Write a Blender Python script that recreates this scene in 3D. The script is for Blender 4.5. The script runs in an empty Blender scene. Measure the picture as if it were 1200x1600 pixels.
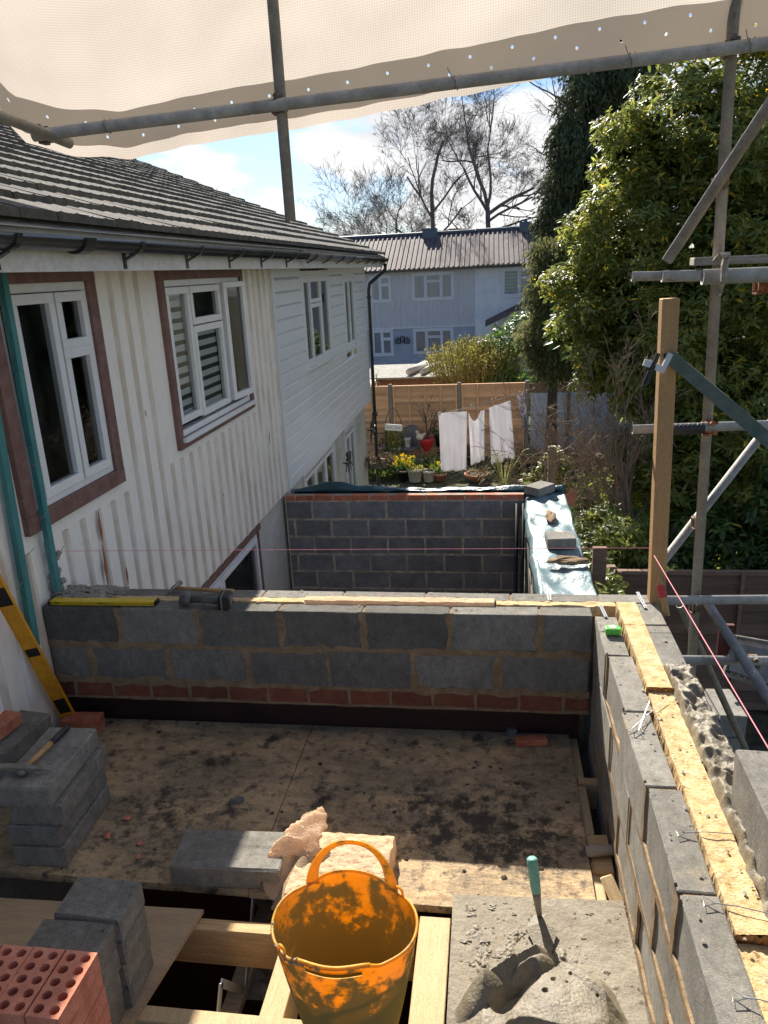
import bpy, bmesh, math, random
import numpy as np
from mathutils import Vector, Matrix, noise as mn
random.seed(7); rng = np.random.default_rng(7)
S = bpy.context.scene
COL = S.collection
R_ = math.radians

# ------------------------------------------------------------------ camera
CX = Vector((0.98988558, 0.13412777, -0.0462198))       # right
CY = Vector((0.00278249, 0.30737614, 0.95158403))       # up
CF = Vector((-0.14184071, 0.94208792, -0.303894))       # forward
FOC = 1180.0
CP = Vector((0, 0, 2.4))
cam = bpy.data.cameras.new('camera'); camo = bpy.data.objects.new('camera', cam); COL.objects.link(camo)
camo.matrix_world = Matrix(((CX.x, CY.x, -CF.x, CP.x), (CX.y, CY.y, -CF.y, CP.y), (CX.z, CY.z, -CF.z, CP.z), (0, 0, 0, 1)))
cam.sensor_fit = 'VERTICAL'; cam.sensor_height = 36; cam.sensor_width = 27; cam.lens = 36 * FOC / 1600
cam.clip_end = 2000; cam.clip_start = 0.05
S.camera = camo

# ------------------------------------------------------------------ sky and sun
KX, KY = 0.36, 1.25                                       # shadow run per metre of height
sun_el = math.atan(1 / math.hypot(KX, KY))
sd = Vector((-KX, KY, 1)).normalized()                    # towards the sun
W = bpy.data.worlds.new('World'); S.world = W; W.use_nodes = True
nt = W.node_tree; nt.nodes.clear()
wo = nt.nodes.new('ShaderNodeOutputWorld'); bg = nt.nodes.new('ShaderNodeBackground')
sky = nt.nodes.new('ShaderNodeTexSky'); sky.sky_type = 'NISHITA'; sky.sun_disc = False
sky.sun_elevation = sun_el; sky.sun_rotation = math.atan2(sd.x, sd.y)
sky.air_density = 1.0; sky.dust_density = 0.6
tc = nt.nodes.new('ShaderNodeTexCoord'); mp = nt.nodes.new('ShaderNodeMapping')
mp.inputs['Scale'].default_value = (1, 1, 2.6); mp.inputs['Location'].default_value = (1.35, 0.1, 0.42)
n1 = nt.nodes.new('ShaderNodeTexNoise'); n1.inputs['Scale'].default_value = 5.0; n1.inputs['Detail'].default_value = 9; n1.inputs['Roughness'].default_value = 0.56
cr = nt.nodes.new('ShaderNodeValToRGB'); cr.color_ramp.elements[0].position = 0.475; cr.color_ramp.elements[1].position = 0.555
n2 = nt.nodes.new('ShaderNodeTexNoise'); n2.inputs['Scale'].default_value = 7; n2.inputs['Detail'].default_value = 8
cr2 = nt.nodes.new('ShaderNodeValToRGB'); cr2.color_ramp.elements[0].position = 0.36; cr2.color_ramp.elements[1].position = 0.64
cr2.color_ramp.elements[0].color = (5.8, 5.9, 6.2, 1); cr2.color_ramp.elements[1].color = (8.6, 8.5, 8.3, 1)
mx = nt.nodes.new('ShaderNodeMix'); mx.data_type = 'RGBA'
L = nt.links.new
L(tc.outputs['Generated'], mp.inputs['Vector']); L(mp.outputs[0], n1.inputs['Vector']); L(mp.outputs[0], n2.inputs['Vector'])
L(n1.outputs[0], cr.inputs[0]); L(n2.outputs[0], cr2.inputs[0])
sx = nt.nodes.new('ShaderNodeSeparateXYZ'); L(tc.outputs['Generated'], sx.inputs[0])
cloud_fill_mask = nt.nodes.new('ShaderNodeMapRange'); cloud_fill_mask.inputs[1].default_value = -0.1; cloud_fill_mask.inputs[2].default_value = 0.55; bx = nt.nodes.new('ShaderNodeMath'); bx.operation = 'MULTIPLY_ADD'; bx.inputs[1].default_value = 0.9; L(sx.outputs[0], bx.inputs[0]); L(sx.outputs[1], bx.inputs[2]); L(bx.outputs[0], cloud_fill_mask.inputs[0])   # cloud cover shaped for light: bright ahead and right, cleared behind to cut fill
mulb = nt.nodes.new('ShaderNodeMath'); mulb.operation = 'MULTIPLY'; L(cr.outputs[0], mulb.inputs[0]); L(cloud_fill_mask.outputs[0], mulb.inputs[1])
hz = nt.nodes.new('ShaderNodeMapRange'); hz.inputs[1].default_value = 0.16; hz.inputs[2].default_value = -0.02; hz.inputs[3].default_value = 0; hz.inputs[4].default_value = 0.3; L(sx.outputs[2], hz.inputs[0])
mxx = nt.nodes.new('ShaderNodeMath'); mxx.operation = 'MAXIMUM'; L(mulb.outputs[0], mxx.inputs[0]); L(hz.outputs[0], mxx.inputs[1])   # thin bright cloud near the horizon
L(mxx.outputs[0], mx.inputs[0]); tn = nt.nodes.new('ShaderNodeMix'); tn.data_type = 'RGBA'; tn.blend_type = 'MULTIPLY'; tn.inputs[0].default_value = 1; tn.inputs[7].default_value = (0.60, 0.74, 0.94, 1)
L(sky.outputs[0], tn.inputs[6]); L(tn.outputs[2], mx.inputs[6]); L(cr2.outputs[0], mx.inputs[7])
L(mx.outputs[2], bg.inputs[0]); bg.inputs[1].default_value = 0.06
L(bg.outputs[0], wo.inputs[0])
sl = bpy.data.lights.new('sun', 'SUN'); sl.energy = 4.7; sl.angle = R_(0.55); sl.color = (1.0, 0.93, 0.82)
so = bpy.data.objects.new('sun', sl); COL.objects.link(so)
so.rotation_euler = sd.to_track_quat('Z', 'Y').to_euler()
S.view_settings.view_transform = 'Standard'; S.view_settings.look = 'None'
S.view_settings.exposure = 1.22; S.view_settings.gamma = 1.0
S.render.engine = 'CYCLES'
S.cycles.max_bounces = 7; S.cycles.transparent_max_bounces = 12

# ------------------------------------------------------------------ helpers
def A(px, py, x=None, y=None, z=None):
    """real-world point seen at a photo position, given one known coordinate (wall, floor or distance plane)"""
    d = CX * (px - 600) - CY * (py - 800) + CF * FOC
    if y is not None: k = y / d.y
    elif z is not None: k = (z - CP.z) / d.z
    else: k = x / d.x
    return CP + d * k

class MB:
    def __init__(s): s.v = []; s.f = []; s.c = []; s.cur = 1.0
    def add(s, vs, fs):
        o = len(s.v); s.v.extend([tuple(p) for p in vs]); s.f.extend([tuple(i + o for i in f) for f in fs]); s.c.extend([s.cur] * len(fs))
    def box(s, lo, hi, M=None, jit=0.0, cham=0.0):
        x0, y0, z0 = lo; x1, y1, z1 = hi
        if cham > 0:
            c = min(cham, (x1-x0)*.45, (y1-y0)*.45, (z1-z0)*.45)
            vs = []; idx = {}
            for i, X in enumerate((x0, x1)):
                for j, Y in enumerate((y0, y1)):
                    for k, Z in enumerate((z0, z1)):
                        sx = c if i == 0 else -c; sy = c if j == 0 else -c; sz = c if k == 0 else -c
                        cc = [random.uniform(.5, 1.6) for _ in range(3)] if jit else [1, 1, 1]
                        idx[i, j, k, 0] = len(vs); vs.append(Vector((X, Y + sy*cc[0], Z + sz*cc[0])))
                        idx[i, j, k, 1] = len(vs); vs.append(Vector((X + sx*cc[1], Y, Z + sz*cc[1])))
                        idx[i, j, k, 2] = len(vs); vs.append(Vector((X + sx*cc[2], Y + sy*cc[2], Z)))
            fs = []
            I = lambda i, j, k, a: idx[i, j, k, a]
            fs += [(I(0,0,0,0), I(0,0,1,0), I(0,1,1,0), I(0,1,0,0)), (I(1,0,0,0), I(1,1,0,0), I(1,1,1,0), I(1,0,1,0))]
            fs += [(I(0,0,0,1), I(1,0,0,1), I(1,0,1,1), I(0,0,1,1)), (I(0,1,0,1), I(0,1,1,1), I(1,1,1,1), I(1,1,0,1))]
            fs += [(I(0,0,0,2), I(0,1,0,2), I(1,1,0,2), I(1,0,0,2)), (I(0,0,1,2), I(1,0,1,2), I(1,1,1,2), I(0,1,1,2))]
            for i in (0, 1):
                for j in (0, 1): fs.append((I(i,j,0,0), I(i,j,0,1), I(i,j,1,1), I(i,j,1,0)))
                for k in (0, 1): fs.append((I(i,0,k,0), I(i,0,k,2), I(i,1,k,2), I(i,1,k,0)))
            for j in (0, 1):
                for k in (0, 1): fs.append((I(0,j,k,1), I(0,j,k,2), I(1,j,k,2), I(1,j,k,1)))
            for i in (0, 1):
                for j in (0, 1):
                    for k in (0, 1): fs.append((I(i,j,k,0), I(i,j,k,1), I(i,j,k,2)))
        else:
            vs = [Vector(p) for p in ((x0,y0,z0),(x1,y0,z0),(x1,y1,z0),(x0,y1,z0),(x0,y0,z1),(x1,y0,z1),(x1,y1,z1),(x0,y1,z1))]
            fs = [(0,3,2,1),(4,5,6,7),(0,1,5,4),(1,2,6,5),(2,3,7,6),(3,0,4,7)]
        if jit: vs = [v + Vector([random.uniform(-jit, jit) for _ in range(3)]) for v in vs]
        if M is not None: vs = [M @ v for v in vs]
        s.add(vs, fs)
    def bar(s, a, b, w, h, up=(0, 0, 1), cham=0.0):
        """rectangular bar from a to b"""
        a = Vector(a); b = Vector(b); d = (b - a); l = d.length; d.normalize()
        up = Vector(up)
        if abs(d.dot(up)) > .99: up = Vector((0, 1, 0))
        sx = d.cross(up).normalized(); u = sx.cross(d)
        M = Matrix(((sx.x, d.x, u.x, a.x), (sx.y, d.y, u.y, a.y), (sx.z, d.z, u.z, a.z), (0, 0, 0, 1)))
        s.box((-w/2, 0, -h/2), (w/2, l, h/2), M, cham=cham)
    def tube(s, pts, r, n=10, caps=True, hollow=0):
        pts = [Vector(p) for p in pts]
        rs = r if isinstance(r, (list, tuple)) else [r] * len(pts)
        vs = []; fs = []
        t = (pts[1] - pts[0]).normalized()
        ref = Vector((0, 0, 1)) if abs(t.z) < .9 else Vector((1, 0, 0))
        u = t.cross(ref).normalized()
        for i, p in enumerate(pts):
            if i == 0: t = pts[1] - p
            elif i == len(pts) - 1: t = p - pts[i-1]
            else: t = pts[i+1] - pts[i-1]
            t.normalize(); u = (u - t * u.dot(t)).normalized(); w = t.cross(u)
            for k in range(n):
                a = 2 * math.pi * k / n
                vs.append(p + (u * math.cos(a) + w * math.sin(a)) * rs[i])
        for i in range(len(pts) - 1):
            for k in range(n):
                fs.append((i*n + k, i*n + (k+1) % n, (i+1)*n + (k+1) % n, (i+1)*n + k))
        if hollow:
            for e, i in ((0, 0), (1, len(pts) - 1)):
                base = len(vs); p = pts[i]; d = (pts[1] - pts[0]) if e == 0 else (pts[-2] - pts[-1]); d.normalize()
                for k in range(n): vs.append(p + (vs[i*n + k] - p) * .82)
                for k in range(n): vs.append(vs[base + k] + d * hollow)
                for k in range(n):
                    q = (k+1) % n
                    fs.append((i*n + k, i*n + q, base + q, base + k)); fs.append((base + k, base + q, base + n + q, base + n + k))
                fs.append(tuple(base + n + k for k in range(n)))
        elif caps:
            fs.append(tuple(range(n - 1, -1, -1))); fs.append(tuple((len(pts) - 1)*n + k for k in range(n)))
        s.add(vs, fs)
    def lathe(s, prof, c, n=20, M=None, close=False):
        vs = []; fs = []
        for r, z in prof:
            for k in range(n):
                a = 2 * math.pi * k / n; p = Vector((r * math.cos(a), r * math.sin(a), z))
                p = M @ p if M is not None else p
                vs.append(p + Vector(c))
        for i in range(len(prof) - 1):
            for k in range(n): fs.append((i*n + k, i*n + (k+1) % n, (i+1)*n + (k+1) % n, (i+1)*n + k))
        if close: fs.append(tuple((len(prof)-1)*n + k for k in range(n)))
        s.add(vs, fs)
    def lump(s, c, r, amp=.3, sc=(1, 1, 1), sub=2, seed=0):
        bm = bmesh.new(); bmesh.ops.create_icosphere(bm, subdivisions=sub, radius=1)
        vs = []
        for v in bm.verts:
            d = v.co.normalized(); k = 1 + amp * (mn.noise(d * 1.7 + Vector((seed, 0, 0))) * 1.4 + mn.noise(d * 4 + Vector((0, seed, 0))) * .6)
            vs.append(Vector(c) + Vector((d.x * sc[0], d.y * sc[1], d.z * sc[2])) * r * k)
        fs = [tuple(v.index for v in f.verts) for f in bm.faces]; bm.free()
        s.add(vs, fs)
    def prism(s, pts, z0, z1):
        n = len(pts); vs = [(p[0], p[1], z0) for p in pts] + [(p[0], p[1], z1) for p in pts]
        s.add(vs, [tuple(range(n-1, -1, -1)), tuple(range(n, 2*n))] + [(i, (i+1) % n, n + (i+1) % n, n + i) for i in range(n)])
    def grid(s, fn, nu, nv):
        o = [fn(i / nu, j / nv) for j in range(nv + 1) for i in range(nu + 1)]
        s.add(o, [(j*(nu+1) + i, j*(nu+1) + i + 1, (j+1)*(nu+1) + i + 1, (j+1)*(nu+1) + i) for j in range(nv) for i in range(nu)])
    def build(s, name, m, parent=None, smooth=False, bevel=0, solid=0):
        me = bpy.data.meshes.new(name); me.from_pydata([tuple(v) for v in s.v], [], s.f)
        if any(c != 1.0 for c in s.c):
            at = me.attributes.new('tint', 'FLOAT', 'FACE'); at.data.foreach_set('value', s.c)
        else:
            at = me.attributes.new('tint', 'FLOAT', 'FACE'); at.data.foreach_set('value', [1.0] * len(s.f))
        me.materials.append(m)
        if smooth: me.polygons.foreach_set('use_smooth', [True] * len(me.polygons))
        me.update()
        o = bpy.data.objects.new(name, me); COL.objects.link(o)
        if parent is not None: o.parent = parent
        if solid:
            md = o.modifiers.new('thick', 'SOLIDIFY'); md.thickness = solid; md.offset = 0
        if bevel:
            md = o.modifiers.new('bevel', 'BEVEL'); md.width = bevel; md.segments = 2; md.limit_method = 'ANGLE'
        return o

def tag(o, label=None, cat=None, group=None, kind=None):
    if label: o['label'] = label
    if cat: o['category'] = cat
    if group: o['group'] = group
    if kind: o['kind'] = kind
    return o
def empty(name, label, cat, group=None, loc=(0, 0, 0)):
    o = bpy.data.objects.new(name, None); COL.objects.link(o); o.empty_display_size = .1
    o.location = loc
    return tag(o, label, cat, group)
def settle(root):
    """move an Empty built at the origin to the base of its parts"""
    ch = [c for c in root.children_recursive if c.type == 'MESH']
    pts = [Vector(c.matrix_basis @ v.co) for c in ch if c.parent == root for v in c.data.vertices]
    if not pts: return root
    b = Vector((sum(p.x for p in pts) / len(pts), sum(p.y for p in pts) / len(pts), min(p.z for p in pts)))
    root.location = b
    for c in root.children: c.location = c.location - b
    return root
def copy_tree(o, parent=None, label=None, loc=None, rot=None):
    c = o.copy(); COL.objects.link(c)
    if parent is not None: c.parent = parent
    for ch in list(o.children): copy_tree(ch, c)
    if label: c['label'] = label
    if loc is not None: c.location = loc
    if rot is not None: c.rotation_euler = rot
    return c

# ------------------------------------------------------------------ materials
def mat(name, col, rough=.8, col2=None, scale=8, detail=6, lo=.35, hi=.65, stretch=(1, 1, 1), bump=0, bscale=40, bdist=.01,
        spots=None, sscale=20, slo=.6, shi=.68, spots2=None, s2scale=5, s2lo=.55, s2hi=.65, spec=.5, tint=0.0, metal=0, transl=0, coord='Object', bstretch=None, rspot=None, grain=.22, gscale=170):
    m = bpy.data.materials.new(name); m.use_nodes = True; t = m.node_tree; N = t.nodes; l = t.links.new
    b = N['Principled BSDF']; b.inputs['Roughness'].default_value = rough; b.inputs['Specular IOR Level'].default_value = spec
    b.inputs['Metallic'].default_value = metal
    tc = N.new('ShaderNodeTexCoord'); mp = N.new('ShaderNodeMapping'); mp.inputs['Scale'].default_value = stretch
    l(tc.outputs[coord], mp.inputs[0])
    cur = None
    def nz(sc, dt=6, r=.6, vec=None):
        n = N.new('ShaderNodeTexNoise'); n.inputs['Scale'].default_value = sc; n.inputs['Detail'].default_value = dt; n.inputs['Roughness'].default_value = r
        l(vec or mp.outputs[0], n.inputs['Vector']); return n.outputs[0]
    def rng_(s, a, c):
        n = N.new('ShaderNodeMapRange'); n.inputs[1].default_value = a; n.inputs[2].default_value = c; l(s, n.inputs[0]); return n.outputs[0]
    def mix(f, a, c):
        n = N.new('ShaderNodeMix'); n.data_type = 'RGBA'; l(f, n.inputs[0])
        for i, q in ((6, a), (7, c)):
            if isinstance(q, tuple): n.inputs[i].default_value = (*q, 1)
            else: l(q, n.inputs[i])
        return n.outputs[2]
    cur = col
    if col2: cur = mix(rng_(nz(scale, detail), lo, hi), col, col2)
    if spots2: cur = mix(rng_(nz(s2scale, 9, .65, tc.outputs[coord]), s2lo, s2hi), cur, spots2)
    sp = None
    if spots:
        sp = rng_(nz(sscale, 8, .65, tc.outputs[coord]), slo, shi); cur = mix(sp, cur, spots)
    if tint:
        at = N.new('ShaderNodeAttribute'); at.attribute_name = 'tint'
        mu = N.new('ShaderNodeMix'); mu.data_type = 'RGBA'; mu.blend_type = 'MULTIPLY'; mu.inputs[0].default_value = tint
        if isinstance(cur, tuple): mu.inputs[6].default_value = (*cur, 1)
        else: l(cur, mu.inputs[6])
        l(at.outputs['Fac'], mu.inputs[7]); cur = mu.outputs[2]
    if grain and (bump or col2):
        gm = N.new('ShaderNodeMix'); gm.data_type = 'RGBA'; gm.blend_type = 'MULTIPLY'; gm.inputs[0].default_value = 1
        if isinstance(cur, tuple): gm.inputs[6].default_value = (*cur, 1)
        else: l(cur, gm.inputs[6])
        gr_ = N.new('ShaderNodeMapRange'); gr_.inputs[1].default_value = .25; gr_.inputs[2].default_value = .75; gr_.inputs[3].default_value = 1 - grain; gr_.inputs[4].default_value = 1 + grain
        l(nz(gscale, 3, .7, tc.outputs[coord]), gr_.inputs[0])
        g2 = N.new('ShaderNodeMapRange'); g2.inputs[1].default_value = .3; g2.inputs[2].default_value = .7; g2.inputs[3].default_value = 1 - grain*.7; g2.inputs[4].default_value = 1 + grain*.7
        l(nz(gscale*.12, 5, .7), g2.inputs[0]); gx = N.new('ShaderNodeMath'); gx.operation = 'MULTIPLY'; l(gr_.outputs[0], gx.inputs[0]); l(g2.outputs[0], gx.inputs[1])
        l(gx.outputs[0], gm.inputs[7]); cur = gm.outputs[2]
    if isinstance(cur, tuple): b.inputs['Base Color'].default_value = (*cur, 1)
    else: l(cur, b.inputs['Base Color'])
    if bump:
        vec = None
        if bstretch:
            m2 = N.new('ShaderNodeMapping'); m2.inputs['Scale'].default_value = bstretch; l(tc.outputs[coord], m2.inputs[0]); vec = m2.outputs[0]
        bp = N.new('ShaderNodeBump'); bp.inputs['Strength'].default_value = bump; bp.inputs['Distance'].default_value = bdist
        l(nz(bscale, 8, .65, vec), bp.inputs['Height']); l(bp.outputs[0], b.inputs['Normal'])
    if transl:
        tr = N.new('ShaderNodeBsdfTranslucent'); ms = N.new('ShaderNodeMixShader'); ms.inputs[0].default_value = transl
        if isinstance(cur, tuple): tr.inputs[0].default_value = (*cur, 1)
        else: l(cur, tr.inputs[0])
        l(b.outputs[0], ms.inputs[1]); l(tr.outputs[0], ms.inputs[2]); l(ms.outputs[0], N['Material Output'].inputs[0])
    return m

M = {}
def mudmat(*a, **k):
    """board with trodden mud: broken patches gathered where the mortar was mixed and carried"""
    m = mat(*a, **k); t = m.node_tree; N = t.nodes; l = t.links.new; b = N['Principled BSDF']; src = b.inputs[0].links[0].from_socket
    tc = N.new('ShaderNodeTexCoord'); tot = None
    for c, sc, am in (((-.12, 2.86, 0), (1.5, 3.0, 1), .16), ((-1.55, 2.75, 0), (2.6, 2.4, 1), .12), ((.15, 2.66, 0), (3, 5, 1), .12)):
        mp = N.new('ShaderNodeMapping'); mp.vector_type = 'POINT'; mp.inputs['Scale'].default_value = sc; mp.inputs['Location'].default_value = (-c[0]*sc[0], -c[1]*sc[1], 0); l(tc.outputs['Object'], mp.inputs[0])
        ln = N.new('ShaderNodeVectorMath'); ln.operation = 'LENGTH'; l(mp.outputs[0], ln.inputs[0])
        mr = N.new('ShaderNodeMapRange'); mr.interpolation_type = 'SMOOTHSTEP'; mr.inputs[1].default_value = 0; mr.inputs[2].default_value = 1.3; mr.inputs[3].default_value = am; mr.inputs[4].default_value = 0; l(ln.outputs['Value'], mr.inputs[0])
        if tot is None: tot = mr.outputs[0]
        else: ad = N.new('ShaderNodeMath'); l(tot, ad.inputs[0]); l(mr.outputs[0], ad.inputs[1]); tot = ad.outputs[0]
    n = N.new('ShaderNodeTexNoise'); n.inputs['Scale'].default_value = 11; n.inputs['Detail'].default_value = 14; n.inputs['Roughness'].default_value = .72; l(tc.outputs['Object'], n.inputs[0])
    ad = N.new('ShaderNodeMath'); l(tot, ad.inputs[0]); l(n.outputs[0], ad.inputs[1])
    th = N.new('ShaderNodeMapRange'); th.inputs[1].default_value = .58; th.inputs[2].default_value = .70; l(ad.outputs[0], th.inputs[0])
    mx = N.new('ShaderNodeMix'); mx.data_type = 'RGBA'; mx.inputs[7].default_value = (.06, .046, .032, 1); l(th.outputs[0], mx.inputs[0]); l(src, mx.inputs[6]); l(mx.outputs[2], b.inputs[0])
    # pale scuffs where the boards show through
    n2 = N.new('ShaderNodeTexNoise'); n2.inputs['Scale'].default_value = 6; n2.inputs['Detail'].default_value = 14; n2.inputs['Roughness'].default_value = .75
    m2 = N.new('ShaderNodeMapping'); m2.inputs['Scale'].default_value = (1, 2.6, 1); m2.inputs['Location'].default_value = (5, 2, 0); l(tc.outputs['Object'], m2.inputs[0]); l(m2.outputs[0], n2.inputs[0])
    t2 = N.new('ShaderNodeMapRange'); t2.inputs[1].default_value = .55; t2.inputs[2].default_value = .64; t2.inputs[4].default_value = .8; l(n2.outputs[0], t2.inputs[0])
    mz = N.new('ShaderNodeMix'); mz.data_type = 'RGBA'; mz.inputs[7].default_value = (.46, .34, .21, 1); l(t2.outputs[0], mz.inputs[0]); l(src, mz.inputs[6]); l(mz.outputs[2], mx.inputs[6])
    return m
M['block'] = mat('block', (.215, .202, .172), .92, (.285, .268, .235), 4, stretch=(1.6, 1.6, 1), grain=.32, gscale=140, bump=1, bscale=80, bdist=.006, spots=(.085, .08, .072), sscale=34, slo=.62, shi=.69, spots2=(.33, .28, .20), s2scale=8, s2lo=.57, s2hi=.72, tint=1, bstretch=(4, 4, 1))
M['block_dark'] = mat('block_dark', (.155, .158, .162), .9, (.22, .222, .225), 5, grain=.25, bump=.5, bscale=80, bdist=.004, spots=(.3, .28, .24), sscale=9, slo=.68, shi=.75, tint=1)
M['mortar'] = mat('mortar', (.20, .13, .065), .95, (.31, .22, .13), 14, bump=.9, bscale=60, bdist=.006)
M['mortar_light'] = mat('mortar_light', (.55, .48, .37), .95, (.32, .27, .2), 14, bump=.6)
M['mortar_grey'] = mat('mortar_grey', (.27, .24, .19), .95, (.36, .32, .26), 14, bump=.9, bscale=60, bdist=.006)
M['mortar_wet'] = mat('mortar_wet', (.155, .13, .09), .42, (.24, .205, .145), 9, grain=.3, gscale=260, bump=1, bscale=150, bdist=.003, spots=(.05, .04, .03), sscale=18, slo=.66, shi=.7, spec=.4)
M['brick'] = mat('brick', (.42, .115, .055), .9, (.52, .20, .11), 12, bump=.8, bscale=80, bdist=.004, spots=(.6, .45, .35), sscale=30, slo=.68, shi=.75, tint=1)
M['brick_new'] = mat('brick_new', (.58, .19, .11), .9, (.68, .27, .17), 14, bump=.8, bscale=60, bdist=.003, spots=(.30, .08, .05), sscale=45, slo=.66, shi=.72, tint=1)
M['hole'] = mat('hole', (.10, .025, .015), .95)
M['osb'] = mudmat('osb', (.50, .345, .19), .85, (.29, .215, .13), 2.4, detail=12, lo=.40, hi=.56, stretch=(1, 1.8, 1), grain=.35, gscale=120, bump=1, bscale=35, bdist=.006, spots=(.05, .04, .03), sscale=4.5, slo=.56, shi=.66, spots2=(.11, .09, .065), s2scale=16, s2lo=.52, s2hi=.66)
M['ply'] = mat('ply', (.42, .29, .17), .8, (.33, .23, .14), 3, stretch=(1, 6, 1), bump=.3, bscale=30, spots=(.16, .09, .05), sscale=14, slo=.7, shi=.75)
M['board_mortar'] = mat('board_mortar', (.30, .265, .2), .8, (.20, .165, .12), 5, bump=1, bscale=45, bdist=.008, spots=(.07, .055, .04), sscale=22, slo=.62, shi=.67)
M['timber'] = mat('timber', (.56, .38, .19), .75, (.44, .27, .12), 5, stretch=(1, 14, 14), bump=.3, bscale=40, spots=(.2, .15, .1), sscale=24, slo=.68, shi=.73)
M['timber_y'] = mat('timber_y', (.56, .41, .23), .75, (.50, .35, .18), 5, stretch=(14, 1, 14), bump=.3, bscale=40, spots=(.2, .15, .1), sscale=24, slo=.66, shi=.72)
M['timber_z'] = mat('timber_z', (.46, .27, .11), .75, (.40, .235, .10), 6, stretch=(14, 14, 1), bump=.3, bscale=40, spots=(.22, .13, .07), sscale=14, slo=.7, shi=.75)
M['timber_grey'] = mat('timber_grey', (.42, .36, .28), .85, (.28, .23, .17), 6, stretch=(1, 10, 10), bump=.5, bscale=40)
M['insul'] = mat('insul', (.66, .43, .20), 1, (.80, .61, .36), 30, grain=.3, gscale=220, bump=1, bscale=110, bdist=.006, spots=(.30, .19, .09), sscale=22, slo=.60, shi=.68, transl=.15, spec=.1)
M['insul_edge'] = mat('insul_edge', (.50, .20, .05), 1, (.66, .32, .1), 30, bump=1, bscale=60, bdist=.01, stretch=(1, 1, 6))
M['insul_pale'] = mat('insul_pale', (.88, .70, .47), 1, (.85, .60, .40), 9, bump=1, bscale=90, bdist=.006, transl=.4, spec=.1)
M['galv'] = mat('galv', (.26, .245, .22), .6, (.40, .38, .345), 7, grain=.25, bump=.3, bscale=60, metal=.15, spots=(.18, .12, .08), sscale=16, slo=.64, shi=.72)
M['coupler'] = mat('coupler', (.22, .17, .12), .7, (.14, .08, .05), 25, bump=.5, bscale=80, metal=.3)
M['rust'] = mat('rust', (.40, .14, .04), .8, (.22, .07, .03), 30, bump=.5)
M['tape_black'] = mat('tape_black', (.015, .014, .016), .35, (.035, .03, .035), 20, bump=.5, bscale=70)
M['white_clad'] = mat('white_clad', (.90, .85, .775), .45, (.84, .785, .70), 3, stretch=(1, 1, .5), lo=.4, hi=.75, bump=.15, bscale=6, grain=.07, spots=(.35, .22, .12), sscale=19, slo=.73, shi=.77, spots2=(.60, .50, .38), s2scale=6, s2lo=.64, s2hi=.8)
M['rib_dirt'] = mat('rib_dirt', (.60, .51, .40), .6, (.80, .74, .65), 5, grain=.1, stretch=(1, 1, .4), bump=.2, bscale=12, spots=(.33, .16, .08), sscale=11, slo=.70, shi=.75)
M['upvc'] = mat('upvc', (.78, .79, .80), .3, (.74, .75, .77), 2, bump=.04, bscale=3, grain=.05)
M['white_frame'] = mat('white_frame', (.82, .82, .82), .3, (.76, .75, .73), 6, grain=.04)
M['fascia'] = mat('fascia', (.72, .70, .66), .5, (.62, .59, .54), 3, bump=.1)
M['gutter'] = mat('gutter', (.018, .018, .02), .25, (.04, .04, .042), 4)
M['brown_trim'] = mat('brown_trim', (.155, .075, .06), .6, (.22, .125, .105), 9, bump=.3, bscale=30, spots=(.36, .28, .24), sscale=24, slo=.68, shi=.74)
M['tile'] = mat('tile', (.105, .098, .09), .95, (.16, .15, .14), 9, bump=1, bscale=120, bdist=.006, spots=(.10, .11, .05), sscale=7, slo=.57, shi=.66, tint=1)
M['tile_edge'] = mat('tile_edge', (.055, .055, .045), .95, (.11, .10, .08), 15, bump=1, bscale=60, bdist=.01)
M['glass_back'] = mat('glass_back', (.02, .022, .022), .8)
M['curtain'] = mat('curtain', (.80, .80, .80), .9, (.62, .62, .62), 3, stretch=(20, 20, .5))
M['curtain_olive'] = mat('curtain_olive', (.30, .28, .17), .9, (.45, .44, .36), 4, stretch=(12, 12, .5))
M['teal'] = mat('teal', (.035, .17, .17), .6, (.07, .25, .24), 6, stretch=(4, 4, 1), bump=.3, bscale=40, spots=(.3, .35, .3), sscale=20, slo=.7, shi=.76)
M['teal_dull'] = mat('teal_dull', (.07, .115, .095), .7, (.12, .15, .12), 8, bump=.5, bscale=40)
M['membrane'] = mat('membrane', (.12, .20, .225), .33, (.20, .28, .30), 3, bump=.6, bscale=7, bdist=.04, spots2=(.36, .30, .24), s2scale=5, s2lo=.62, s2hi=.72, spec=.6)
M['membrane_dark'] = mat('membrane_dark', (.012, .05, .065), .3, (.03, .10, .12), 3, bump=.6, bscale=9, bdist=.03)
M['yellow'] = mat('yellow', (.72, .50, .02), .4, (.62, .42, .03), 9, spots=(.2, .14, .05), sscale=30, slo=.66, shi=.72)
M['orange_lvl'] = mat('orange_lvl', (.75, .34, .02), .4, (.65, .28, .02), 9, spots=(.25, .15, .06), sscale=30, slo=.68, shi=.74)
M['lvl_grey'] = mat('lvl_grey', (.22, .2, .18), .5, (.14, .12, .1), 12)
M['vial'] = mat('vial', (.45, .75, .12), .1)
M['black'] = mat('black', (.012, .012, .012), .5)
M['drill_grey'] = mat('drill_grey', (.05, .05, .055), .5, (.12, .11, .1), 30, bump=.3)
M['handle_wood'] = mat('handle_wood', (.50, .30, .12), .6, (.38, .21, .08), 12, stretch=(1, 8, 8))
M['steel'] = mat('steel', (.30, .28, .25), .45, (.2, .17, .14), 20, metal=.6, bump=.2)
M['wire'] = mat('wire', (.42, .41, .39), .35, metal=.8)
M['mint'] = mat('mint', (.16, .42, .33), .5, (.20, .48, .38), 20, spots=(.45, .42, .36), sscale=60, slo=.6, shi=.66)
M['green_tape'] = mat('green_tape', (.10, .50, .06), .35, (.08, .42, .05), 20)
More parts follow.
